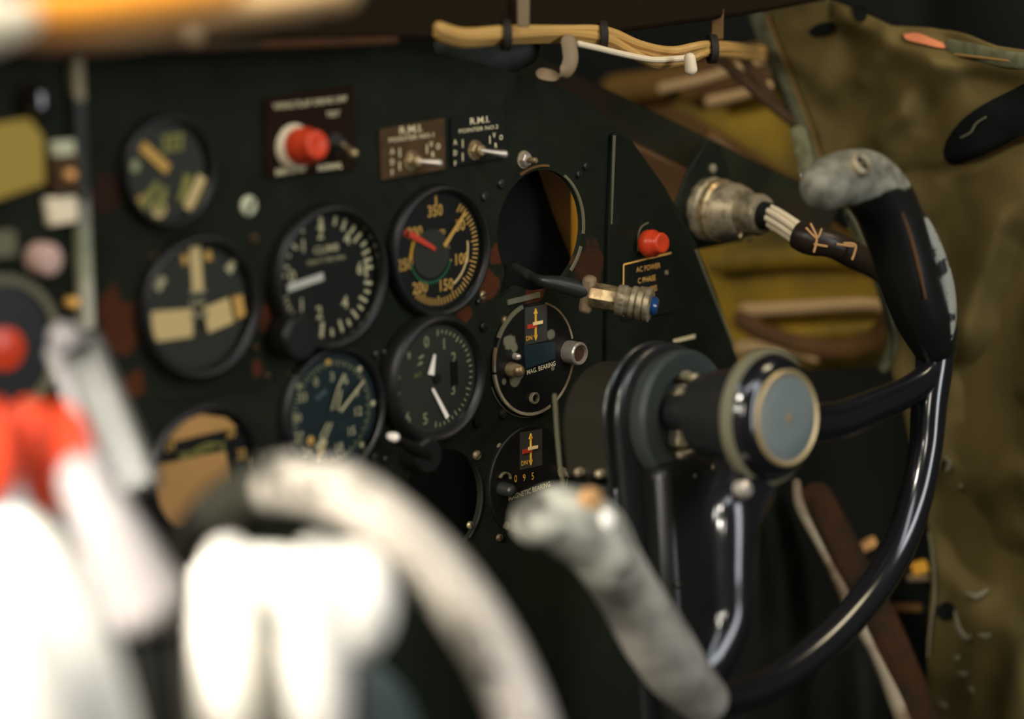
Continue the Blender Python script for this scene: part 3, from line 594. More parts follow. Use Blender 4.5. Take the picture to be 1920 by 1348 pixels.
# ================================================================== CENTRE PANEL at the far left
cp = thing('centre_panel', PANEL.m, 'dark centre panel at the far left beyond the pale vertical strip', 'panel')
MB().prism(P2(PANEL, [(-160, 60), (150, 78), (176, 1440), (-160, 1440)], .006), .0005, .006, M['panel']).build('plate', cp)
es = thing('edge_strip', PANEL.m, 'narrow vertical strip with worn pale paint between the two panels', 'trim')
b = MB(); m_es = patched('strip_worn', (.012, .016, .012), (.016, .02, .016), [(tuple(PANEL.l(x, y, .014)), q, c_) for x, y, q, c_ in [(148, 135, .010, (.22, .18, .10)), (150, 165, .008, (.22, .18, .10)), (162, 440, .012, (.24, .25, .16)), (164, 480, .012, (.24, .25, .16)), (168, 520, .012, (.3, .3, .2)), (168, 550, .012, (.42, .40, .30)), (172, 590, .012, (.42, .40, .30)), (167, 400, .01, (.2, .19, .15))]], .5)
b.prism(P2(PANEL, [(138, 108), (158, 104), (180, 615), (158, 620)], .014), .0062, .014, m_es); b.build('strip', es, bevel=.001)
def tagplate(name, poly, m, label, cat='placard', off=.012, z0=.0062):
    t = thing(name, PANEL.m, label, cat); MB().prism(P2(PANEL, poly, off), z0, off, M[m]).build('plate', t, bevel=.001); return t
tagplate('mustard_card', [(-40, 240), (58, 222), (82, 255), (86, 345), (-40, 388)], 'placard', 'blurred mustard-yellow card at the left edge')
tagplate('pale_tag', [(100, 266), (144, 262), (146, 292), (104, 294)], 'palegreen', 'small pale green tag above the dark square switch')
tagplate('cream_tag', [(88, 372), (166, 366), (172, 412), (96, 424)], 'palecream', 'blurred cream block beside the pale strip')
t = thing('square_switch', PANEL.m @ Matrix.Translation(PANEL.l(112, 326, .006)), 'dark square switch with orange speck between the pale tags', 'switch')
MB().box((0, 0, .004), (.018, .022, .008), M['brown']).build('housing', t, bevel=.001); MB().tube([(0, 0, .008), (0, 0, .011)], .003, M['salmon'], 12).build('button', t)
def knob(name, px, py, rpx, L, m, label, ring=None, off=.006, cat='knob'):
    c = PANEL.l(px, py, off); r = rpx * scale_at(PANEL, px, py); t = thing(name, PANEL.m @ Matrix.Translation(c), label, cat)
    if ring: MB().lathe([(r * 1.05, 0), (r * 1.5, 0), (r * 1.5, .003), (r * 1.05, .003)], M[ring], 32, closed=True).build('ring', t)
    MB().lathe([(0, 0), (r, 0), (r, L * .75), (r * .85, L * .93), (r * .5, L), (0, L)], M[m], 32, angle=None) if False else MB().lathe([(0, 0), (r, 0), (r, L * .75), (r * .85, L * .93), (r * .5, L), (0, L)], M[m], 32).build('cap', t); return t
knob('black_knob', 58, 192, 26, .014, 'gloss', 'round black knob in a dull ring above the mustard card', 'darkbrown')
knob('pink_lamp', 72, 484, 31, .013, 'pinkish', 'round faded pink lamp cap above the big black dial', None, cat='lamp')
knob('cream_button', 128, 566, 10, .008, 'orange', 'small tan button beside the pale strip', None, cat='button')
t = thing('radio_dial', PANEL.m @ Matrix.Translation(PANEL.l(-10, 650, .006)), 'big black dial with tan rim and orange mark cut by the left edge', 'gauge')
MB().lathe([(.036, 0), (.041, 0), (.041, .006), (.036, .006)], M['khaki'], 48, closed=True).build('rim', t); cyl(.0362, 0, .003, M['black'], 48).build('dial', t)
MB().lathe([(0, .003), (.012, .003), (.012, .012), (0, .014)], M['redknob'], 24).build('cap', t, 'orange-red cap')
tagplate('side_block', [(-40, 440), (30, 432), (34, 480), (-40, 490)], 'khaki', 'dim khaki block at the left edge beside the pink lamp')

# ================================================================== GLARESHIELD AND ITEMS ALONG THE TOP
gs = MB().prism(P2(PANEL, [(-160, 93), (300, 88), (700, 74), (900, 80), (1110, 70), (1400, 30), (1560, 0), (1560, -260), (-160, -260)], .024), .002, .024, M['darkbrown']).build('glareshield', bevel=.004)
gs.matrix_world = PANEL.m; tag(gs, 'dark brown glareshield running over the top of the instrument panel', 'glareshield')
lip = MB().tube([PANEL.l(x, y, .025) for x, y in [(-160, 92), (300, 90), (520, 84), (740, 76)]], .003, M['reddish'], 10).build('lip', gs)
t = thing('fairing_ball', Matrix.Translation(pt(362, 68, 1.32)), 'small blurred cream ball under the glareshield lip', 'knob')
MB().lathe([(.007 * math.sin(R(a)), .007 * math.cos(R(a))) for a in range(180, -1, -20)], M['strap'], 20).build('ball', t); MB().tube([(0, 0, 0), (0, .03, .01)], .002, M['strap'], 8).build('stem', t)
# wire bundle
wb = thing('wire_bundle', Matrix.Identity(4), 'bundle of yellowed wires tied with dark lacing along the top', 'wiring')
ZB = lambda x: 1.52 + (x - 820) / 600 * .22 + max(0, x - 1335) * .0014
paths = [[(822, 52), (870, 64), (950, 58), (1050, 56), (1130, 58), (1200, 84), (1260, 95), (1330, 84), (1425, 92)],
         [(818, 60), (865, 72), (950, 66), (1050, 63), (1130, 64), (1195, 92), (1260, 106), (1335, 90), (1425, 100)],
         [(820, 66), (868, 78), (950, 72), (1050, 70), (1132, 72), (1190, 104), (1250, 114), (1320, 100), (1425, 104)],
         [(826, 56), (872, 68), (950, 64), (1050, 60), (1130, 70), (1175, 92), (1225, 116), (1290, 112), (1340, 92), (1425, 96)],
         [(824, 64), (872, 76), (950, 68), (1050, 66), (1130, 78), (1180, 100), (1230, 120), (1280, 114), (1330, 98), (1425, 108)]]
for i, p in enumerate(paths):
    p = p + [(1475, p[-1][1] + 6)]
    MB().tube([pt(x, y, ZB(x) + (i % 3) * .004) for x, y in p], [.0042 if x < 1150 else .0032 for x, y in p], M['wire'], 10).build('wire', wb)
MB().tube([pt(x, y, ZB(x) - .006) for x, y in [(1085, 82), (1120, 90), (1180, 104), (1230, 112), (1290, 108)]], .0022, M['wirepale'], 10).build('wire', wb, 'pale wire strand')
for x, y in [(948, 65), (1128, 66), (1335, 92)]: 
    q = pt(x, y, ZB(x)); mb = MB().tube([q + Vector((-.0025, 0, 0)), q + Vector((.0025, .001, 0))], [.0105, .0105], M['tie'], 16, cap=False); mb.build('tie', wb)
t = thing('cable_end', Matrix.Translation(pt(1293, 122, 1.66)), 'small white rounded cable end below the wire bundle', 'cable end')
MB().tube([(0, 0, .005), (.001, 0, -.003)], [.004, .0045], M['wirepale'], 14).build('tip', t)
t = thing('clamp_strap', Matrix.Identity(4), 'tan curved metal strap hanging below the wire bundle', 'strap')
P_ = [(1066, 78), (1070, 110), (1062, 132), (1046, 142), (1018, 138)]; b = MB(); b.tube([pt(x, y, 1.60) for x, y in P_], .0055, M['strap'], 12, flat=(Vector((.9, .4, .2)), 1, .25)); b.build('strap', t)
t = thing('air_duct', Matrix.Translation(pt(915, 102, 1.62)), 'dull dark green rounded duct under the wire bundle', 'duct')
MB().tube([(-.026, -.004, .008), (0, 0, 0), (.024, .006, .004)], [.012, .0165, .013], M['duct'], 24).build('body', t)
t = thing('hanging_tab', Matrix.Translation(pt(981, 22, 1.56)), 'small tan tab above the wire bundle', 'tab'); MB().box((0, 0, 0), (.008, .003, .020), M['strap']).build('tab', t, bevel=.001)
t = thing('hanging_tab', Matrix.Translation(pt(1345, 45, 1.72)), 'small brown tab above the wires beside the canvas', 'tab'); MB().box((0, 0, 0), (.009, .003, .022), M['brownmetal']).build('tab', t, bevel=.001)
# shelf behind the wires
for i, (a, b_, lab) in enumerate([((1340, 100), (1490, 232), 'longer thin dark conduit crossing the yellow skin'), ((1392, 106), (1462, 205), 'shorter thin dark conduit close to the canvas edge')]):
    t = thing('conduit', Matrix.Identity(4), lab, 'conduit'); z0 = 1.86
    MB().tube([pt(*a, z0), pt((a[0] + b_[0]) / 2 + 3, (a[1] + b_[1]) / 2 + 6, z0), pt(*b_, z0 + .01)], .0042, M['brown'], 12).build('tube', t)
# diagonal frame member
t = thing('diagonal_beam', Matrix.Identity(4), 'broad dark diagonal beam running down toward the control wheel horn', 'beam')
a, b_ = pt(950, 118, 1.80), pt(1560, 412, 1.84); d = (b_ - a).normalized(); nn = (Vector((-.35, -1, .25)) - d * Vector((-.35, -1, .25)).dot(d)).normalized(); s_ = d.cross(nn)
Mx = Matrix(((d.x, s_.x, nn.x, a.x), (d.y, s_.y, nn.y, a.y), (d.z, s_.z, nn.z, a.z), (0, 0, 0, 1))); L = (b_ - a).length
MB().box((L / 2, 0, 0), (L, .030, .012), M['beam'], 0, Mx).build('web', t, bevel=.002)
MB().box((L / 2, .014, .008), (L, .003, .006), M['brownmetal'], 0, Mx).build('flange', t)
t = thing('tail_beam', Matrix.Identity(4), 'thin brown rail below the diagonal beam above the big cable connector', 'beam')
MB().tube([pt(1330, 262, 1.87), pt(1450, 355, 1.87), pt(1640, 500, 1.87)], .009, M['brownmetal'], 12).build('rail', t)
# gusset holding the connector
cf = Frame(pt(1328, 392, 1.80), (S2, S2, 0), (S2, -S2 * 1.0, .03))
t = thing('connector_bracket', cf.m, 'dark bracket plate behind the big cable connector with one pale rivet', 'bracket')
MB().prism(P2(cf, [(1262, 400), (1290, 322), (1325, 265), (1348, 268), (1372, 330), (1400, 400), (1395, 452), (1300, 470)], -.002), -.005, -.002, M['panelside']).build('plate', t, bevel=.001)
screw(1335, 316, 9, M['steel'], False, fr=cf, par=t, off=-.002)
# ------------------------------------------------------------------ big cable connector
t = thing('cable_connector', cf.m, 'big round threaded metal cable connector with white wires', 'connector')
MB().lathe([(0, -.002), (.0235, -.002), (.0245, .001), (.0245, .006), (.0225, .008), (0, .008)], M['steel'], 48, lobes=14, amp=-.03).build('coupling_ring', t)
MB().lathe([(0, .008), (.0225, .008), (.0235, .010), (.0235, .014), (.021, .016), (0, .016)], M['brassy'], 48).build('collar', t)
MB().lathe([(0, .016), (.0215, .016), (.0215, .026), (.0195, .032), (.0175, .036), (0, .036)], M['steel'], 48).build('shell', t)
MB().lathe([(0, .036), (.0150, .036), (.0155, .038), (.0155, .050), (.0140, .053), (0, .053)], M['steel'], 40).build('end_bell', t)
MB().box((.012, -.010, .046), (.008, .007, .014), M['steel']).build('cable_clamp', t, bevel=.001)
for a in (-2.2, -1.6, -.9): MB().tube([(.0165 * math.cos(a), .0165 * math.sin(a), .040), (.0195 * math.cos(a), .0195 * math.sin(a), .040)], .0018, M['brassy'], 10).build('screw', t)
MB().lathe([(0, .053), (.0105, .053), (.0095, .061), (0, .061)], M['dark'], 28).build('grommet', t)
ci = cf.m.inverted()
for k in range(9):
    a = k * 2 * math.pi / 8; rr_ = .0068 if k < 8 else 0
    p = Vector((rr_ * math.cos(a), rr_ * math.sin(a), .060)); off = Vector((rr_ * math.cos(a), rr_ * math.sin(a), 0))
    q = ci @ pt(1500, 441, 1.735); MB().tube([p, (p + q + off) / 2 + Vector((0, .0005, 0)), q + off], .0022, M['wirepale'], 8).build('wire', t)
MB().tube([ci @ pt(1496, 440, 1.735), ci @ pt(1520, 449, 1.73), ci @ pt(1560, 458, 1.73), ci @ pt(1600, 478, 1.74), ci @ pt(1640, 500, 1.76), ci @ pt(1668, 520, 1.78)], [.0105, .0115, .010, .010, .009, .008], M['sleeve'], 20, cap=False).build('sleeve', t, 'dark shiny cable sleeve')
for P_ in [[(1520, 420), (1531, 446), (1526, 472)], [(1540, 430), (1531, 446), (1512, 428)], [(1527, 458), (1550, 462)], [(1583, 456), (1604, 460), (1598, 486)], [(1570, 458), (1600, 462)]]:
    MB().tube([ci @ pt(x, y, 1.718) for x, y in P_], .0009, M['lace'], 6).build('lacing', t)

# ================================================================== hanging lamp plug
t = thing('hanging_lamp', Matrix.Identity(4), 'metal indicator lamp on a dark hose hanging out of the empty cut-out', 'lamp')
MB().tube([PANEL.w(966, 500, -.03), PANEL.w(990, 515, -.005), PANEL.w(1012, 525, .012), PANEL.w(1050, 533, .022), PANEL.w(1097, 546, .034)], [.0028, .0034, .0036, .0056, .0062], M['dark_steel'], 18).build('hose', t)
a = PANEL.w(1102, 552, .035); b_ = PANEL.w(1228, 574, .075); d = (b_ - a).normalized(); x = d.cross(Vector((0, 0, 1))).normalized(); y = d.cross(x)
Lm = Matrix(((x.x, y.x, d.x, a.x), (x.y, y.y, d.y, a.y), (x.z, y.z, d.z, a.z), (0, 0, 0, 1))); LL = (b_ - a).length
MB().box((0, 0, .0), (.012, .026, .009), M['strap'], 0, Lm).build('clamp_plate', t, bevel=.003)
for s_ in (-1, 1): MB().tube([Lm @ Vector((-.006, s_ * .008, 0)), Lm @ Vector((-.0085, s_ * .008, 0))], .0024, M['brassy'], 12).build('screw', t)
def lp(p, m, n=32, **k): return MB().lathe([(r_ * 1.0, z_ * LL) for r_, z_ in p], M[m], n, Lm, **k)
lp([(0, .05), (.0088, .05), (.0092, .08), (.0092, .40), (.0085, .44), (0, .44)], 'brassy', 8).build('hexagon_body', t)
lp([(0, .44), (.0100, .44), (.0108, .47), (.0108, .56), (.0100, .58), (0, .58)], 'steel', 40, lobes=20, amp=-.04).build('knurled_ring', t)
lp([(0, .58), (.0098, .58), (.0098, .64), (.0112, .66), (.0112, .72), (.010, .74), (.0118, .76), (.0118, .83), (.0106, .845), (.0118, .86), (.0118, .93), (.0100, .95), (0, .95)], 'steel', 40).build('threaded_collar', t)
lp([(0, .94), (.0064, .94), (.0064, 1.0), (.0050, 1.04), (0, 1.05)], 'bluelens', 28).build('lens', t, 'dark blue lens')

# ================================================================== CONTROL COLUMN AND WHEEL
W = WHEEL; wl = lambda x, y, off=0: W.l(x, y, off)
col_ = thing('control_column', W.m, 'black control column head with flange standing before the panel behind the hub', 'control column')
hc = W.l(1165, 765, -.105)            # housing centre in the wheel frame
def arch(cx, cy, r, bottom, n=20): return [(cx + r * math.cos(R(180 * i / n)), cy + r * math.sin(R(180 * i / n))) for i in range(n + 1)] + [(cx - r, bottom), (cx + r, bottom)]
hx = lambda px, py, off: tuple(W.l(px, py, off)[:2])
cx_, cy_ = hx(1258, 784, -.088)
MB().prism(arch(cx_, cy_ - .006, .042, cy_ - .036), -.150, -.095, M['housing']).build('housing', col_, bevel=.005)
MB().prism(arch(cx_, cy_, .0495, cy_ - .30), -.095, -.089, M['gloss2']).build('flange_plate', col_, bevel=.0025)
MB().prism(arch(cx_, cy_ + .001, .0495, cy_ - .045), -.104, -.1005, M['gloss2']).build('rear_flange', col_, bevel=.002)
MB().box((cx_ - .012, cy_ - .055, -.118), (.070, .035, .040), M['gloss2']).build('mounting_block', col_, bevel=.003)
MB().tube([(cx_ - .042, cy_ + .02, -.151), (cx_ - .043, cy_ - .03, -.151), (cx_ - .038, cy_ - .05, -.151)], .0016, M['khaki'], 8).build('worn_edge', col_)
MB().tube([(cx_ - .043, cy_ - .040, -.138), (cx_ - .043, cy_ - .040, -.106)], .0012, M['strap'], 8).build('worn_edge', col_)
for px, py in [(1082, 850), (1137, 846)]:
    pass
for z_ in (-.133, -.114): MB().tube([(cx_ - .041, cy_ - .030, z_), (cx_ - .0455, cy_ - .030, z_)], .0032, M['steel'], 14).build('screw', col_)
MB().lathe([(0, -.089), (.043, -.089), (.0445, -.086), (.0445, -.079), (.042, -.076), (.030, -.076), (.028, -.082), (0, -.082)], M['discgrey'], 64, Matrix.Translation((cx_ + .004, cy_, 0))).build('gear_cover', col_, 'grey-green round gear cover')
T = Matrix.Translation((cx_ + .004, cy_, 0))
mb = MB()
for k, (x_, y_, w_, h_, a_) in enumerate([(-.006, .014, .018, .012, .5), (.002, -.002, .020, .020, .2), (-.010, -.010, .012, .016, -.3), (.008, -.018, .010, .018, .5), (-.004, -.026, .012, .012, .1), (.0, .028, .008, .006, 0)]):
    mb.box((x_, y_, -.079), (w_, h_, .010 + .002 * (k % 3)), M['foam' if k % 2 else 'mech'], a_, T)
mb.build('mechanism', col_, 'chipped cream-painted linkage inside the gear cover', bevel=.002)
for x_, y_ in [(.006, .026), (.012, -.034), (-.006, -.036)]: MB().tube([(cx_ + x_, cy_ + y_, -.076), (cx_ + x_, cy_ + y_, -.069)], .0036, M['steel'], 14).build('bolt', col_)
MB().lathe([(0, -.09), (.012, -.09), (.012, -.058), (.026, -.052), (.031, -.03), (.036, -.004), (0, -.004)], M['gloss2'], 48, Matrix.Translation((0, 0, 0))).build('shaft', col_)
MB().prism([(-.030, -.03), (.026, -.03), (.018, -.20), (.004, -.34), (-.030, -.34), (-.036, -.18)], -.088, -.066, M['black']).build('column_leg', col_, bevel=.008)
screw(1270, 1096, 8, M['dark_steel'], fr=W, par=col_, off=-.066)

yk = thing('control_wheel', W.m, 'black control wheel with round hub, two spokes and worn grey horns', 'control wheel')
MB().lathe([(0, -.006), (.0405, -.006), (.0425, -.003), (.0425, .001), (.0395, .004), (.0385, .006), (.0375, .009), (.033, .0125), (.0305, .0135), (0, .0135)], M['gloss'], 72).build('hub', yk, angle=50)
MB().lathe([(.0385, -.001), (.0432, -.0035), (.0436, 0), (.0425, .0025), (.040, .0035)], M['khaki'], 72, closed=True).build('hub_rim', yk, 'worn pale rear rim of the hub')
MB().lathe([(.0268, .0130), (.0302, .0130), (.0302, .0152), (.029, .0162), (.0268, .0152)], M['hubedge'], 72, closed=True).build('cap_ring', yk, 'worn brassy ring round the cap')
MB().lathe([(0, .0130), (.0268, .0130), (.0268, .0148), (.024, .0156), (.014, .0162), (0, .0162)], M['hubgrey'], 64).build('centre_cap', yk, 'grey-green round centre cap')
MB().lathe([(0, .016), (.003, .016), (.0026, .0167), (0, .0169)], M['strap'], 16).build('cap_screw', yk)
zn = Vector((0, 0, 1))
# rim, swept once round from the foot of the upper horn to the lower junction
rim_px = [(1742, 575), (1752, 620), (1752, 680), (1742, 760), (1734, 850), (1712, 950), (1672, 1050), (1610, 1140), (1530, 1220), (1440, 1282), (1345, 1312), (1290, 1290)]
rr = [.0150, .0150, .0125, .0118, .0112, .0112, .0112, .0112, .0112, .0112, .0115, .0125]
MB().tube([wl(x, y) for x, y in rim_px], rr, M['gloss'], 28, 8, flat=(zn, 1.05, 1.0)).build('rim', yk, 'glossy black rim')
# upper horn with hooked top
horn_px = [(1545, 350), (1575, 336), (1622, 340), (1660, 385), (1686, 455), (1706, 530), (1730, 595), (1750, 645)]
hr = [.016, .0175, .0205, .0210, .0205, .0200, .0185, .015]
MB().tube([wl(x, y, .002) for x, y in horn_px], hr, M['horn'], 32, 8, flat=(zn, 1.0, 1.0)).build('horn', yk, 'black horn with grey paint-worn top')
T = Matrix.Translation(wl(1614, 308, .0195)) @ Matrix.Rotation(R(-30), 4, 'X')
MB().lathe([(.0046, -.006), (.0078, -.006), (.0078, .0012), (.0062, .0028), (.0046, .0012)], M['steel'], 28, T, closed=True).build('button_bezel', yk); cyl(.0048, -.006, .0006, M['dark'], 24, .0003, T).build('button', yk); cyl(.0013, .0006, .0014, M['steel'], 12, .0003, T).build('button_centre', yk)
# outer edge bead of the horn with worn paint
M['edge'] = mat('chipped_edge_paint', (.018, .018, .017), .35, 0, (.26, .26, .22), 75, 5, .47, .53)
MB().tube([wl(x, y, .014) for x, y in [(1700, 376), (1728, 425), (1750, 480), (1768, 540), (1776, 600), (1774, 645)]], [.0040, .0068, .0080, .0078, .0062, .003], M['edge'], 18, 6).build('edge_bead', yk, 'outer edge bead with chipped grey paint')
MB().tube([wl(x, y, .0205) for x, y in [(1690, 395), (1706, 440), (1722, 500), (1736, 560)]], [.0006, .0012, .0012, .0006], M['brownmetal'], 8, 6).build('worn_line', yk, 'bronze worn line')
# spokes
MB().tube([wl(1490, 800, -.006), wl(1570, 790, -.004), wl(1640, 762, -.002), wl(1705, 732, 0), wl(1748, 698, .002), wl(1770, 650, .003)], [.014, .0132, .0118, .0105, .0105, .011], M['gloss'], 24, 8, flat=(zn, .8, 1)).build('spoke', yk)
MB().tube([wl(1400, 895, -.016), wl(1375, 965, -.006), wl(1372, 1060, -.002), wl(1372, 1160, 0), wl(1340, 1240, 0), wl(1305, 1292, 0)], [.024, .0210, .0175, .0155, .0150, .0155], M['gloss'], 28, 8, flat=(zn, .75, 1)).build('spoke', yk)
MB().lathe([(0, 0), (.0055, 0), (.0055, .006), (.0035, .008), (0, .008)], M['nickel'], 20, Matrix.Translation(wl(1385, 917, .006))).build('bolt', yk, 'bright bolt head below the hub')
# near horn, worn grey
lh = [(1320, 1312), (1270, 1258), (1225, 1190), (1180, 1115), (1140, 1050), (1105, 1000), (1050, 975), (1005, 975)]
lr = [.0155, .0190, .0200, .0185, .0190, .0215, .0200, .0150]
MB().tube([wl(x, y, .003) for x, y in lh[:5]], lr[:5], M['armgrey'], 28, 8, flat=(zn, 1, 1)).build('near_arm', yk, 'scuffed grey lower arm of the wheel')
MB().tube([wl(x, y, .004) for x, y in lh[4:]], lr[4:], M['grip'], 28, 8, flat=(zn, 1, 1)).build('near_horn', yk, 'mottled grey-green near horn')
MB().lathe([(0, 0), (.010, 0), (.010, .004), (.007, .0065), (0, .0072)], M['lace'], 20, Matrix.Translation(wl(1098, 944, .016)) @ Matrix.Rotation(R(20), 4, 'X')).build('orange_patch', yk, 'orange worn patch on the near horn')
MB().lathe([(0, 0), (.006, 0), (.006, .005), (.004, .007), (0, .007)], M['knobwhite'], 20, Matrix.Translation(wl(1128, 975, .02))).build('thumb_button', yk, 'pale thumb button')
MB().lathe([(0, 0), (.006, 0), (.005, .004), (0, .005)], M['lace'], 16, Matrix.Translation(wl(1325, 1308, .012))).build('worn_spot', yk, 'orange-brown bare spot at the junction')

# ================================================================== LOWER RIGHT: edge strip, kick panel, small tan parts
t = thing('panel_edge_rail', Matrix.Identity(4), 'diagonal worn cream rail below the control wheel hub', 'rail')
zr = lambda y: 1.84 + (y - 920) / 430 * (.0)
MB().tube([pt(1493, 905, 1.82), pt(1502, 955, 1.82), pt(1545, 1040, 1.82), pt(1590, 1130, 1.81), pt(1640, 1230, 1.80), pt(1685, 1330, 1.79), pt(1715, 1420, 1.78)], [.0035, .0042, .0032, .0050, .0042, .0062, .006], M['worncream'], 14).build('rail', t)
t = thing('kick_strip', Matrix.Identity(4), 'rusty brown strip just beside the cream diagonal rail', 'strip')
k1 = [pt(1530, 935, 1.85), pt(1600, 1060, 1.85), pt(1660, 1180, 1.84), pt(1745, 1400, 1.82)]
MB().tube(k1, [.014, .013, .015, .017], M['reddish'], 14, flat=(Vector((1, 0, -.6)), 1, .25)).build('strip', t)
for i, (x, y, w_, h_, a_, m, lab) in enumerate([(1629, 1020, 30, 16, -.5, 'salmon', 'small orange tab behind the wheel rim'), (1724, 1064, 30, 20, -.3, 'amber', 'small bright amber tab beside the canvas edge'), (1720, 1082, 40, 10, -.05, 'strap', 'thin tan bar under the amber tab'), (1700, 1139, 56, 12, 0, 'brownmetal', 'long dull brown bar beside the canvas edge, lowest of the small bars')]):
    t = thing('metal_tab', Matrix.Translation(pt(x, y, 1.90)) @ Matrix.Rotation(a_, 4, 'Y'), lab, 'bracket'); MB().box((0, 0, 0), (sc(w_, 1.9), .01, sc(h_, 1.9)), M[m]).build('bar', t, bevel=.001)
lp_ = MB().prism(P2(SKIN, [(1400, 700), (1760, 690), (1790, 1460), (1400, 1460)], .03), .012, .03, M['dark']).build('lower_liner'); lp_.matrix_world = SKIN.m
tag(lp_, 'dark lower side liner behind the wheel rim', 'liner')

# ================================================================== CANVAS LINING
def xl(y):
    K = [(-120, 1350), (10, 1398), (110, 1436), (230, 1484), (300, 1508), (360, 1540), (400, 1588), (450, 1615), (510, 1640), (580, 1664), (640, 1674), (690, 1668), (760, 1690), (900, 1722), (1000, 1742), (1100, 1746), (1200, 1738), (1460, 1732)]
    for (a, b_), (c, d) in zip(K, K[1:]):
        if y <= c: return b_ + (d - b_) * max(0, (y - a)) / (c - a)
    return K[-1][1]
def ytop(x):
    K = [(1340, -60), (1500, -12), (1575, 18), (1640, 48), (1720, 52), (1790, 66), (1850, 86), (1920, 95), (2100, 110)]
    for (a, b_), (c, d) in zip(K, K[1:]):
        if x <= c: return b_ + (d - b_) * max(0, (x - a)) / (c - a)
    return K[-1][1]
creases = [([(1690, 330), (1760, 322), (1840, 300), (1930, 262)], 7, -.012), ([(1560, 160), (1640, 110), (1720, 115), (1800, 125)], 26, .007), ([(1580, 30), (1680, 85), (1790, 115), (1930, 130)], 20, .010), ([(1750, 130), (1700, 190), (1650, 260)], 30, .012),
           ([(1600, 130), (1560, 220), (1540, 290)], 26, -.008), ([(1780, 90), (1840, 150), (1900, 170)], 24, -.008), ([(1740, 200), (1760, 260), (1720, 320)], 30, -.010), ([(1930, 340), (1860, 430), (1820, 560), (1790, 700)], 34, .018), ([(1930, 480), (1890, 560), (1860, 700)], 40, -.014),
           ([(1800, 350), (1770, 430), (1790, 520)], 40, -.012), ([(1745, 700), (1850, 690), (1930, 670)], 30, -.014), ([(1760, 860), (1850, 900), (1930, 880)], 40, .014), ([(1790, 900), (1830, 1000), (1860, 1120)], 36, -.012), ([(1930, 780), (1840, 830), (1780, 850)], 26, -.010), ([(1780, 1000), (1850, 1080), (1920, 1060)], 30, -.010), ([(1850, 1120), (1900, 1220), (1930, 1348)], 44, .014),
           ([(1690, 210), (1640, 240), (1560, 300)], 22, .008), ([(1660, 60), (1610, 140)], 18, .006), ([(1500, 60), (1620, 30)], 22, .006), ([(1800, 700), (1850, 780), (1830, 860)], 40, -.012)]
def segd(p, a, b_):
    ab = b_ - a; t_ = max(0, min(1, (p - a).dot(ab) / ab.length_squared)); return (p - a - ab * t_).length
CR = [([Vector(q) for q in P_], w_, h_) for P_, w_, h_ in creases]
def disp(x, y):
    p = Vector((x, y)); d = .012
    for P_, w_, h_ in CR:
        dd = min(segd(p, a, b_) for a, b_ in zip(P_, P_[1:])); d += h_ * math.exp(-(dd / w_) ** 2 * .7)
    d += .007 * noise.noise(Vector((x / 130, y / 150, 1.3))) + .003 * noise.noise(Vector((x / 45, y / 60, 5)))
    return max(d, .002)
NX, NY = 90, 190; vs = []; fs = []
for j in range(NY + 1):
    for i in range(NX + 1):
        s_ = i / NX; v = j / NY; y0 = -100 + v * 1560; x = xl(y0) + (2060 - xl(y0)) * s_; y = ytop(x) + v * (1460 - ytop(x)); x = xl(y) + (2060 - xl(y)) * s_
        vs.append(WALL.l(x, y, disp(x, y)))
for j in range(NY):
    for i in range(NX): a = j * (NX + 1) + i; fs.append((a, a + NX + 1, a + NX + 2, a + 1))
lin = MB().add(vs, fs, M['lining']).build('canvas_lining', angle=180); lin.matrix_world = WALL.m
sol = lin.modifiers.new('thickness', 'SOLIDIFY'); sol.thickness = .002; sol.offset = -1
tag(lin, 'olive canvas lining hanging in folds on the side wall', 'lining')
wq = lambda x, y, o=.0: WALL.l(x, y, disp(x, y) + o)
# hem along the free edge
hem = [(y, xl(y)) for y in range(0, 361, 30)]
MB().tube([wq(x + 14, y, .002) for y, x in hem], .0075, M['hem'], 14, 3, flat=(Vector((0, 0, 1)), .28, 1)).build('hem', lin, 'grey-green webbing hem')
MB().tube([wq(x + 32, y, .004) for y, x in hem[1:]], .0011, M['thread'], 8, 3).build('stitching', lin, 'orange stitching')
hem2 = [(400, 1590), (430, 1604), (470, 1622), (510, 1641), (550, 1655), (590, 1666), (630, 1673), (665, 1668), (690, 1655)]
MB().tube([wq(x, y, .003) for y, x in hem2], .0045, M['hem'], 12, 4, flat=(Vector((0, 0, 1)), .6, 1)).build('hem', lin, 'zippered hem edge')
for k in range(26):
    f = k / 25 * 7; i = int(min(f, 6)); y = hem2[i][0] + (hem2[i + 1][0] - hem2[i][0]) * (f - i); x = hem2[i][1] + (hem2[i + 1][1] - hem2[i][1]) * (f - i)
    p = wq(x + 2, y + 6, .0062); MB().box(p, (.0022, .0026, .0016), M['black'], .4).build('zip_tooth', lin)
def patch(name, pts, m, label, o=.003, rimm=None):
    P_ = catmull([Vector((*p, 0)) for p in pts + pts[:1]], 6)[:-1]; n = len(P_); c = sum(P_, Vector()) / n
    K = (.2, .4, .6, .8, 1.0); vs = [wq(c.x, c.y, o)]
    for k in K: vs += [wq(c.x + (p.x - c.x) * k, c.y + (p.y - c.y) * k, o) for p in P_]
    vs += [wq(p.x, p.y, -.003) for p in P_]
    fs = [(0, 1 + (i + 1) % n, 1 + i) for i in range(n)]
    for q in range(1, 1 + n * len(K), n): fs += [(q + i, q + (i + 1) % n, q + n + (i + 1) % n, q + n + i) for i in range(n)]
    MB().add(vs, fs, M[m]).build(name, lin, label, angle=60)
patch('oval_opening', [(1768, 285), (1775, 262), (1800, 228), (1840, 198), (1890, 172), (1940, 150), (1975, 160), (1960, 220), (1900, 262), (1840, 292), (1795, 308), (1774, 302)], 'blackcloth', 'large oval opening lined in black cloth')
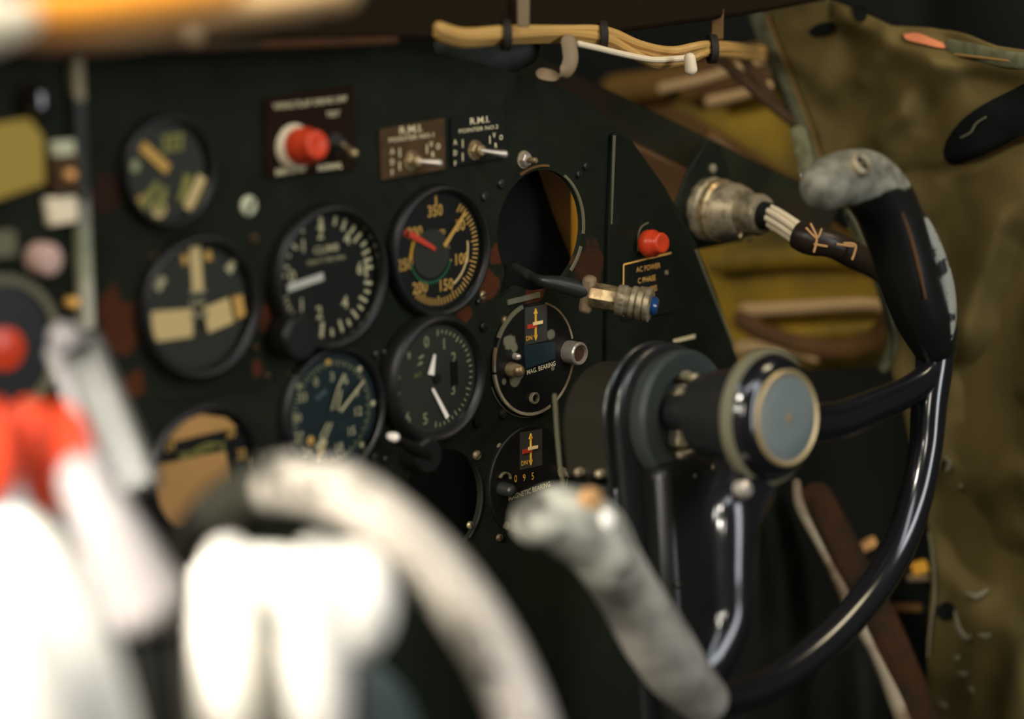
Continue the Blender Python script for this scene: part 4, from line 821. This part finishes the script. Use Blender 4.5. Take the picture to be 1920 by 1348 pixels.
MB().tube([wq(x, y, .0045) for x, y in [(1802, 258), (1820, 248), (1830, 232), (1848, 220)]], .0009, M['khaki'], 6).build('loose_thread', lin, 'pale loose thread')
patch('round_opening', [(1515, 58), (1535, 44), (1562, 42), (1563, 56), (1542, 66), (1522, 68)], 'blackcloth', 'small dark oval opening near the top')
patch('round_opening', [(1755, 1140), (1772, 1128), (1788, 1136), (1788, 1156), (1772, 1164), (1757, 1154)], 'blackcloth', 'round dark opening low on the lining')
patch('round_opening', [(1768, 866), (1776, 860), (1782, 870), (1776, 884), (1768, 880)], 'blackcloth', 'small ragged dark opening')
patch('marker_strip', [(1694, 64), (1720, 62), (1752, 74), (1776, 84), (1766, 90), (1730, 82), (1700, 74)], 'pinkstrip', 'pinkish orange marker strip', .004)
patch('round_opening', [(1598, 12), (1622, 12), (1624, 34), (1605, 38)], 'blackcloth', 'dark gap beside the top edge')
MB().tube([wq(x, y, .004) for x, y in [(1780, 88), (1830, 98), (1880, 110), (1940, 116)]], .006, M['hem'], 12, flat=(Vector((0, 0, 1)), .4, 1)).build('hem', lin)
MB().tube([wq(x, y, .006) for x, y in [(1790, 102), (1840, 108), (1890, 114)]], .0010, M['thread'], 8).build('stitching', lin)
MB().tube([wq(x, y, .005) for x, y in [(1742, 1000), (1750, 1060), (1752, 1120), (1744, 1180), (1740, 1230)]], .0010, M['foam'], 8).build('stitching', lin)
for P_ in [[(1812, 1112), (1830, 1118), (1852, 1106)], [(1790, 1148), (1798, 1180), (1812, 1196), (1820, 1192)], [(1836, 1190), (1850, 1194), (1856, 1190)], [(1792, 1232), (1798, 1230)], [(1796, 1262), (1812, 1264)], [(1818, 1290), (1824, 1300)], [(1772, 858), (1780, 868), (1774, 882)], [(1798, 910), (1804, 914)], [(1762, 1320), (1776, 1326)]]:
    q = P_ if len(P_) > 2 else [P_[0], ((P_[0][0] + P_[1][0]) / 2, P_[0][1] + 2), P_[1]]
    MB().tube([wq(x, y, .004) for x, y in q], [.0014, .0026, .0012], M['foam'], 8, 3, flat=(Vector((0, 0, 1)), .6, 1)).build('torn_foam', lin, 'frayed pale foam')
# buckle piece at the foot of the hem above the horn
t = thing('metal_latch', Matrix.Identity(4), 'small pale green metal latch at the foot of the canvas hem', 'latch')
MB().tube([pt(1498, 246, 1.80), pt(1506, 285, 1.79), pt(1515, 325, 1.78)], [.006, .0065, .005], M['hem'], 14, flat=(Vector((1, 0, 0)), 1, .4)).build('tongue', t)
MB().tube([pt(1488, 258, 1.80), pt(1498, 300, 1.79), pt(1504, 330, 1.78)], .0016, M['nickel'], 10).build('edge_wire', t)

# ================================================================== FOREGROUND (pedestal, strongly sunlit)
def ell(name, px, py, z, rx, ry, rz, m, par=None, label=None, rot=0):
    a = pt(px, py, z); T = Matrix.Translation(a) @ Matrix.Rotation(rot, 4, 'Y') @ Matrix.Diagonal((rx, rz, ry, 1))
    prof = [(math.cos(R(q)) ** .8 if q > -90 and q < 90 else 0, math.sin(R(q))) for q in range(-90, 91, 9)]
    return MB().lathe(prof, M[m], 40, T).build(name, par, label, angle=180)
def lever_thing(name, label, cat='lever'): return thing(name, Matrix.Identity(4), label, cat)
# big wheel rim crossing the lower middle
zz = 1.15
t = lever_thing('trim_wheel', 'large scuffed cream wheel rim arching across the lower middle, out of focus', 'wheel')
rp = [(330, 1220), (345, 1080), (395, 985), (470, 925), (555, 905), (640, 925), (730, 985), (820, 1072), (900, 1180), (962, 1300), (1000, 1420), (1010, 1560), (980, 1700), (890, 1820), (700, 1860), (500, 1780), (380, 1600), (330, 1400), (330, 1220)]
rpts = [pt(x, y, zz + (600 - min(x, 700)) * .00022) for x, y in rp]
M['rimw'] = patched('wheel_rim_worn', (.014, .014, .009), (.024, .022, .014), [(tuple(pt(x, y, zz)),   .062, c_) for x, y, c_ in [(1000, 1420, (.44, .41, .37)), (960, 1290, (.41, .375, .325)), (900, 1180, (.44, .40, .365)), (850, 1110, (.39, .355, .30)), (780, 1035, (.42, .38, .32)), (745, 990, (.38, .345, .29))]], .5, 14)  # dark base paints the shaded left part, cream patches the lit part
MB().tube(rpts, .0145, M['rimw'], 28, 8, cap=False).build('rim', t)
MB().tube([pt(660, 1380, zz), pt(850, 1110, zz)], [.012, .009], M['rim'], 16, smooth=False).build('spoke', t) if False else None
ell('hub', 660, 1420, zz + .03, .028, .028, .02, 'rim', t)
# ivory throttle levers
def throttle(label, knobs, arm, m='knobwhite', name='throttle_lever'):
    t = lever_thing(name, label)
    for px, py, z, rx, ry, rz, rot in knobs: ell('knob', px, py, z, rx, ry, rz, m, t, rot=rot)
    MB().tube([pt(*p) for p in arm], .009, M['lever'], 14).build('arm', t); return t
throttle('ivory throttle lever knob with two round heads beneath the wheel rim arch', [(434, 1250, 1.06, .0170, .058, .02, 0)], [(430, 1240, 1.07), (440, 1420, 1.1), (445, 1650, 1.14)])
throttle('ivory throttle lever knob between the tall one and the round ball knob', [(594, 1250, 1.03, .0145, .056, .02, 0)], [(592, 1240, 1.06), (600, 1420, 1.1), (600, 1650, 1.14)])
throttle('round ivory ball knob beside the twin tall throttle knobs', [(652, 1130, 1.10, .0230, .0270, .023, 0)], [(650, 1150, 1.09), (670, 1420, 1.12), (670, 1650, 1.14)])
throttle('low ivory grip bridging behind the twin throttle knobs', [(485, 1090, 1.14, .032, .0165, .018, 0)], [(505, 1130, 1.15), (520, 1420, 1.12), (520, 1650, 1.15)])
throttle('big tall white lever head in the lower left corner', [(100, 1340, 1.0, .033, .088, .03, R(-12))], [(150, 1330, 1.02), (160, 1650, 1.05)])
throttle('big white lever head cut by the bottom left corner', [(-30, 1430, .90, .040, .080, .028, 0)], [(-10, 1440, .92), (-20, 1700, .93)])
# flat grey lever
t = lever_thing('flat_lever', 'long flat grey lever leaning from the upper end ball to the orange dial')
a, b_ = pt(140, 640, 1.27), pt(262, 925, 1.25); d = (b_ - a).normalized(); nn = Vector((0, -1, 0)); nn = (nn - d * nn.dot(d)).normalized(); s_ = d.cross(nn); L = (b_ - a).length
Mx = Matrix(((d.x, s_.x, nn.x, a.x), (d.y, s_.y, nn.y, a.y), (d.z, s_.z, nn.z, a.z), (0, 0, 0, 1)))
MB().box((L / 2, 0, 0), (L, .026, .014), M['lever'], 0, Mx).build('blade', t, bevel=.003)
MB().box((L / 2, .0105, .009), (L * .98, .008, .006), M['leverwhite'], 0, Mx).build('bright_edge', t, 'pale raised edge', bevel=.002)  # paler paint stands in for the highlight down the blade's edge
ell('end_ball', 122, 636, 1.25, .0085, .0085, .0085, 'leverwhite', t)
t = lever_thing('pale_rod', 'thick pale rod below the flat grey lever')
MB().tube([pt(150, 890, 1.12), pt(205, 1000, 1.12), pt(262, 1120, 1.13)], [.012, .0165, .0215], M['leverwhite'], 24).build('rod', t)
MB().tube([pt(280, 1130, 1.14), pt(300, 1420, 1.16)], .010, M['black'], 14).build('stem', t)
t = lever_thing('red_lever', 'bright red-orange lever knob with ridges near the lower left')
ell('knob', 108, 862, 1.13, .0185, .0265, .018, 'redknob', t); ell('knob_lobe', 58, 826, 1.11, .010, .018, .012, 'redknob', t); MB().tube([pt(100, 900, 1.14), pt(120, 1300, 1.2)], .006, M['lever'], 12).build('arm', t)
t = lever_thing('red_lever', 'red knob cut by the left edge beside the ridged red knob')
ell('knob', -18, 850, 1.09, .014, .024, .016, 'redknob', t); MB().tube([pt(-18, 900, 1.1), pt(-10, 1300, 1.16)], .006, M['lever'], 12).build('arm', t)
t = lever_thing('teal_lever', 'blurred teal-grey lever under the red knobs')
MB().tube([pt(-40, 930, 1.15), pt(50, 985, 1.15), pt(120, 1060, 1.16)], [.018, .014, .010], M['teal'], 16).build('arm', t)
t = lever_thing('olive_lever', 'small olive lever tip over the big tall white lever')
MB().tube([pt(70, 1020, 1.12), pt(55, 1110, 1.12)], [.010, .012], M['placard'], 16).build('tip', t)
t = lever_thing('orange_lever', 'orange lever tip cut by the left edge below the teal lever')
MB().tube([pt(-14, 1040, 1.10), pt(-8, 1110, 1.10)], [.008, .009], M['salmon'], 16).build('tip', t)
t = lever_thing('blue_lever', 'bluish grey lever foot at the bottom beside the round ball knob')
MB().tube([pt(690, 1265, 1.16), pt(735, 1350, 1.16), pt(760, 1500, 1.16)], [.008, .012, .012], M['teal'], 16).build('arm', t)
# pads added at upper left, their orange and cream standing in for glow
t = thing('sun_visor', Matrix.Identity(4), 'blurred sunlit orange and cream padded visor along the top left', 'visor')
MB().tube([pt(-120, 42, 1.0), pt(-30, 40, 1.0), pt(40, 30, 1.0)], [.014, .0125, .008], M['sunpad'], 20).build('pad', t, 'cream pad')
MB().tube([pt(70, 18, 1.02), pt(150, 16, 1.02), pt(320, -6, 1.02), pt(430, -24, 1.02)], [.010, .0095, .009, .007], M['orangecloth'], 20).build('pad', t, 'orange pad')
MB().tube([pt(60, 42, 1.06), pt(200, 44, 1.06), pt(340, 26, 1.06), pt(640, -20, 1.06)], [.011, .010, .009, .008], M['tan'], 18).build('bar', t, 'tan bar')
ell('roller', 560, -2, 1.08, .009, .008, .008, 'sunpad', t)
# ------------------------------------------------------------------ sub-parts and groups
def nest(root_kind, parent_kind, kinds):
    for root in [o for o in bpy.data.objects if o.parent is None and o.name.split('.')[0] == root_kind]:
        ps = [c for c in root.children if c.name.split('.')[0] == parent_kind]
        if ps:
            for c in [c for c in root.children if c.name.split('.')[0] in kinds]: c.parent = ps[0]
nest('control_wheel', 'centre_cap', ('cap_screw', 'cap_ring')); nest('control_wheel', 'horn', ('button_bezel', 'button', 'button_centre', 'edge_bead', 'worn_line'))
nest('control_wheel', 'near_horn', ('orange_patch', 'thumb_button')); nest('control_column', 'gear_cover', ('mechanism', 'bolt'))
nest('hanging_lamp', 'clamp_plate', ('screw',)); nest('cable_connector', 'end_bell', ('cable_clamp', 'screw')); nest('cable_connector', 'sleeve', ('lacing',))
for k in ('wing_flap_plate', 'pointer_plate', 'power_placard'): nest(k, 'plate', ('lettering',))
nest('glareshield', 'x', ()); nest('altimeter', 'dial', ('dial_markings', 'counter_window')); nest('bearing_indicator', 'silver_knob', ('knob_centre',))
for k in ('climb_indicator', 'airspeed_indicator', 'turn_indicator', 'compass_indicator', 'course_indicator', 'hydraulic_gauge'): nest(k, 'dial', ('dial_markings',))
for kind, grp in dict(toggle_switch='toggle switches along the top of the panel', push_button='red push buttons on the panel', pointer_plate='R.M.I. placards', bearing_indicator='magnetic bearing indicators',
                      throttle_lever='ivory throttle levers in the foreground', metal_tab='small metal bars by the canvas edge', conduit='thin conduits on the yellow skin', hanging_tab='tabs along the wire bundle', red_lever='red lever knobs at the lower left').items():
    for o in bpy.data.objects:
        if o.parent is None and o.name.split('.')[0] == kind: o['group'] = grp
print('objects', len(bpy.data.objects))
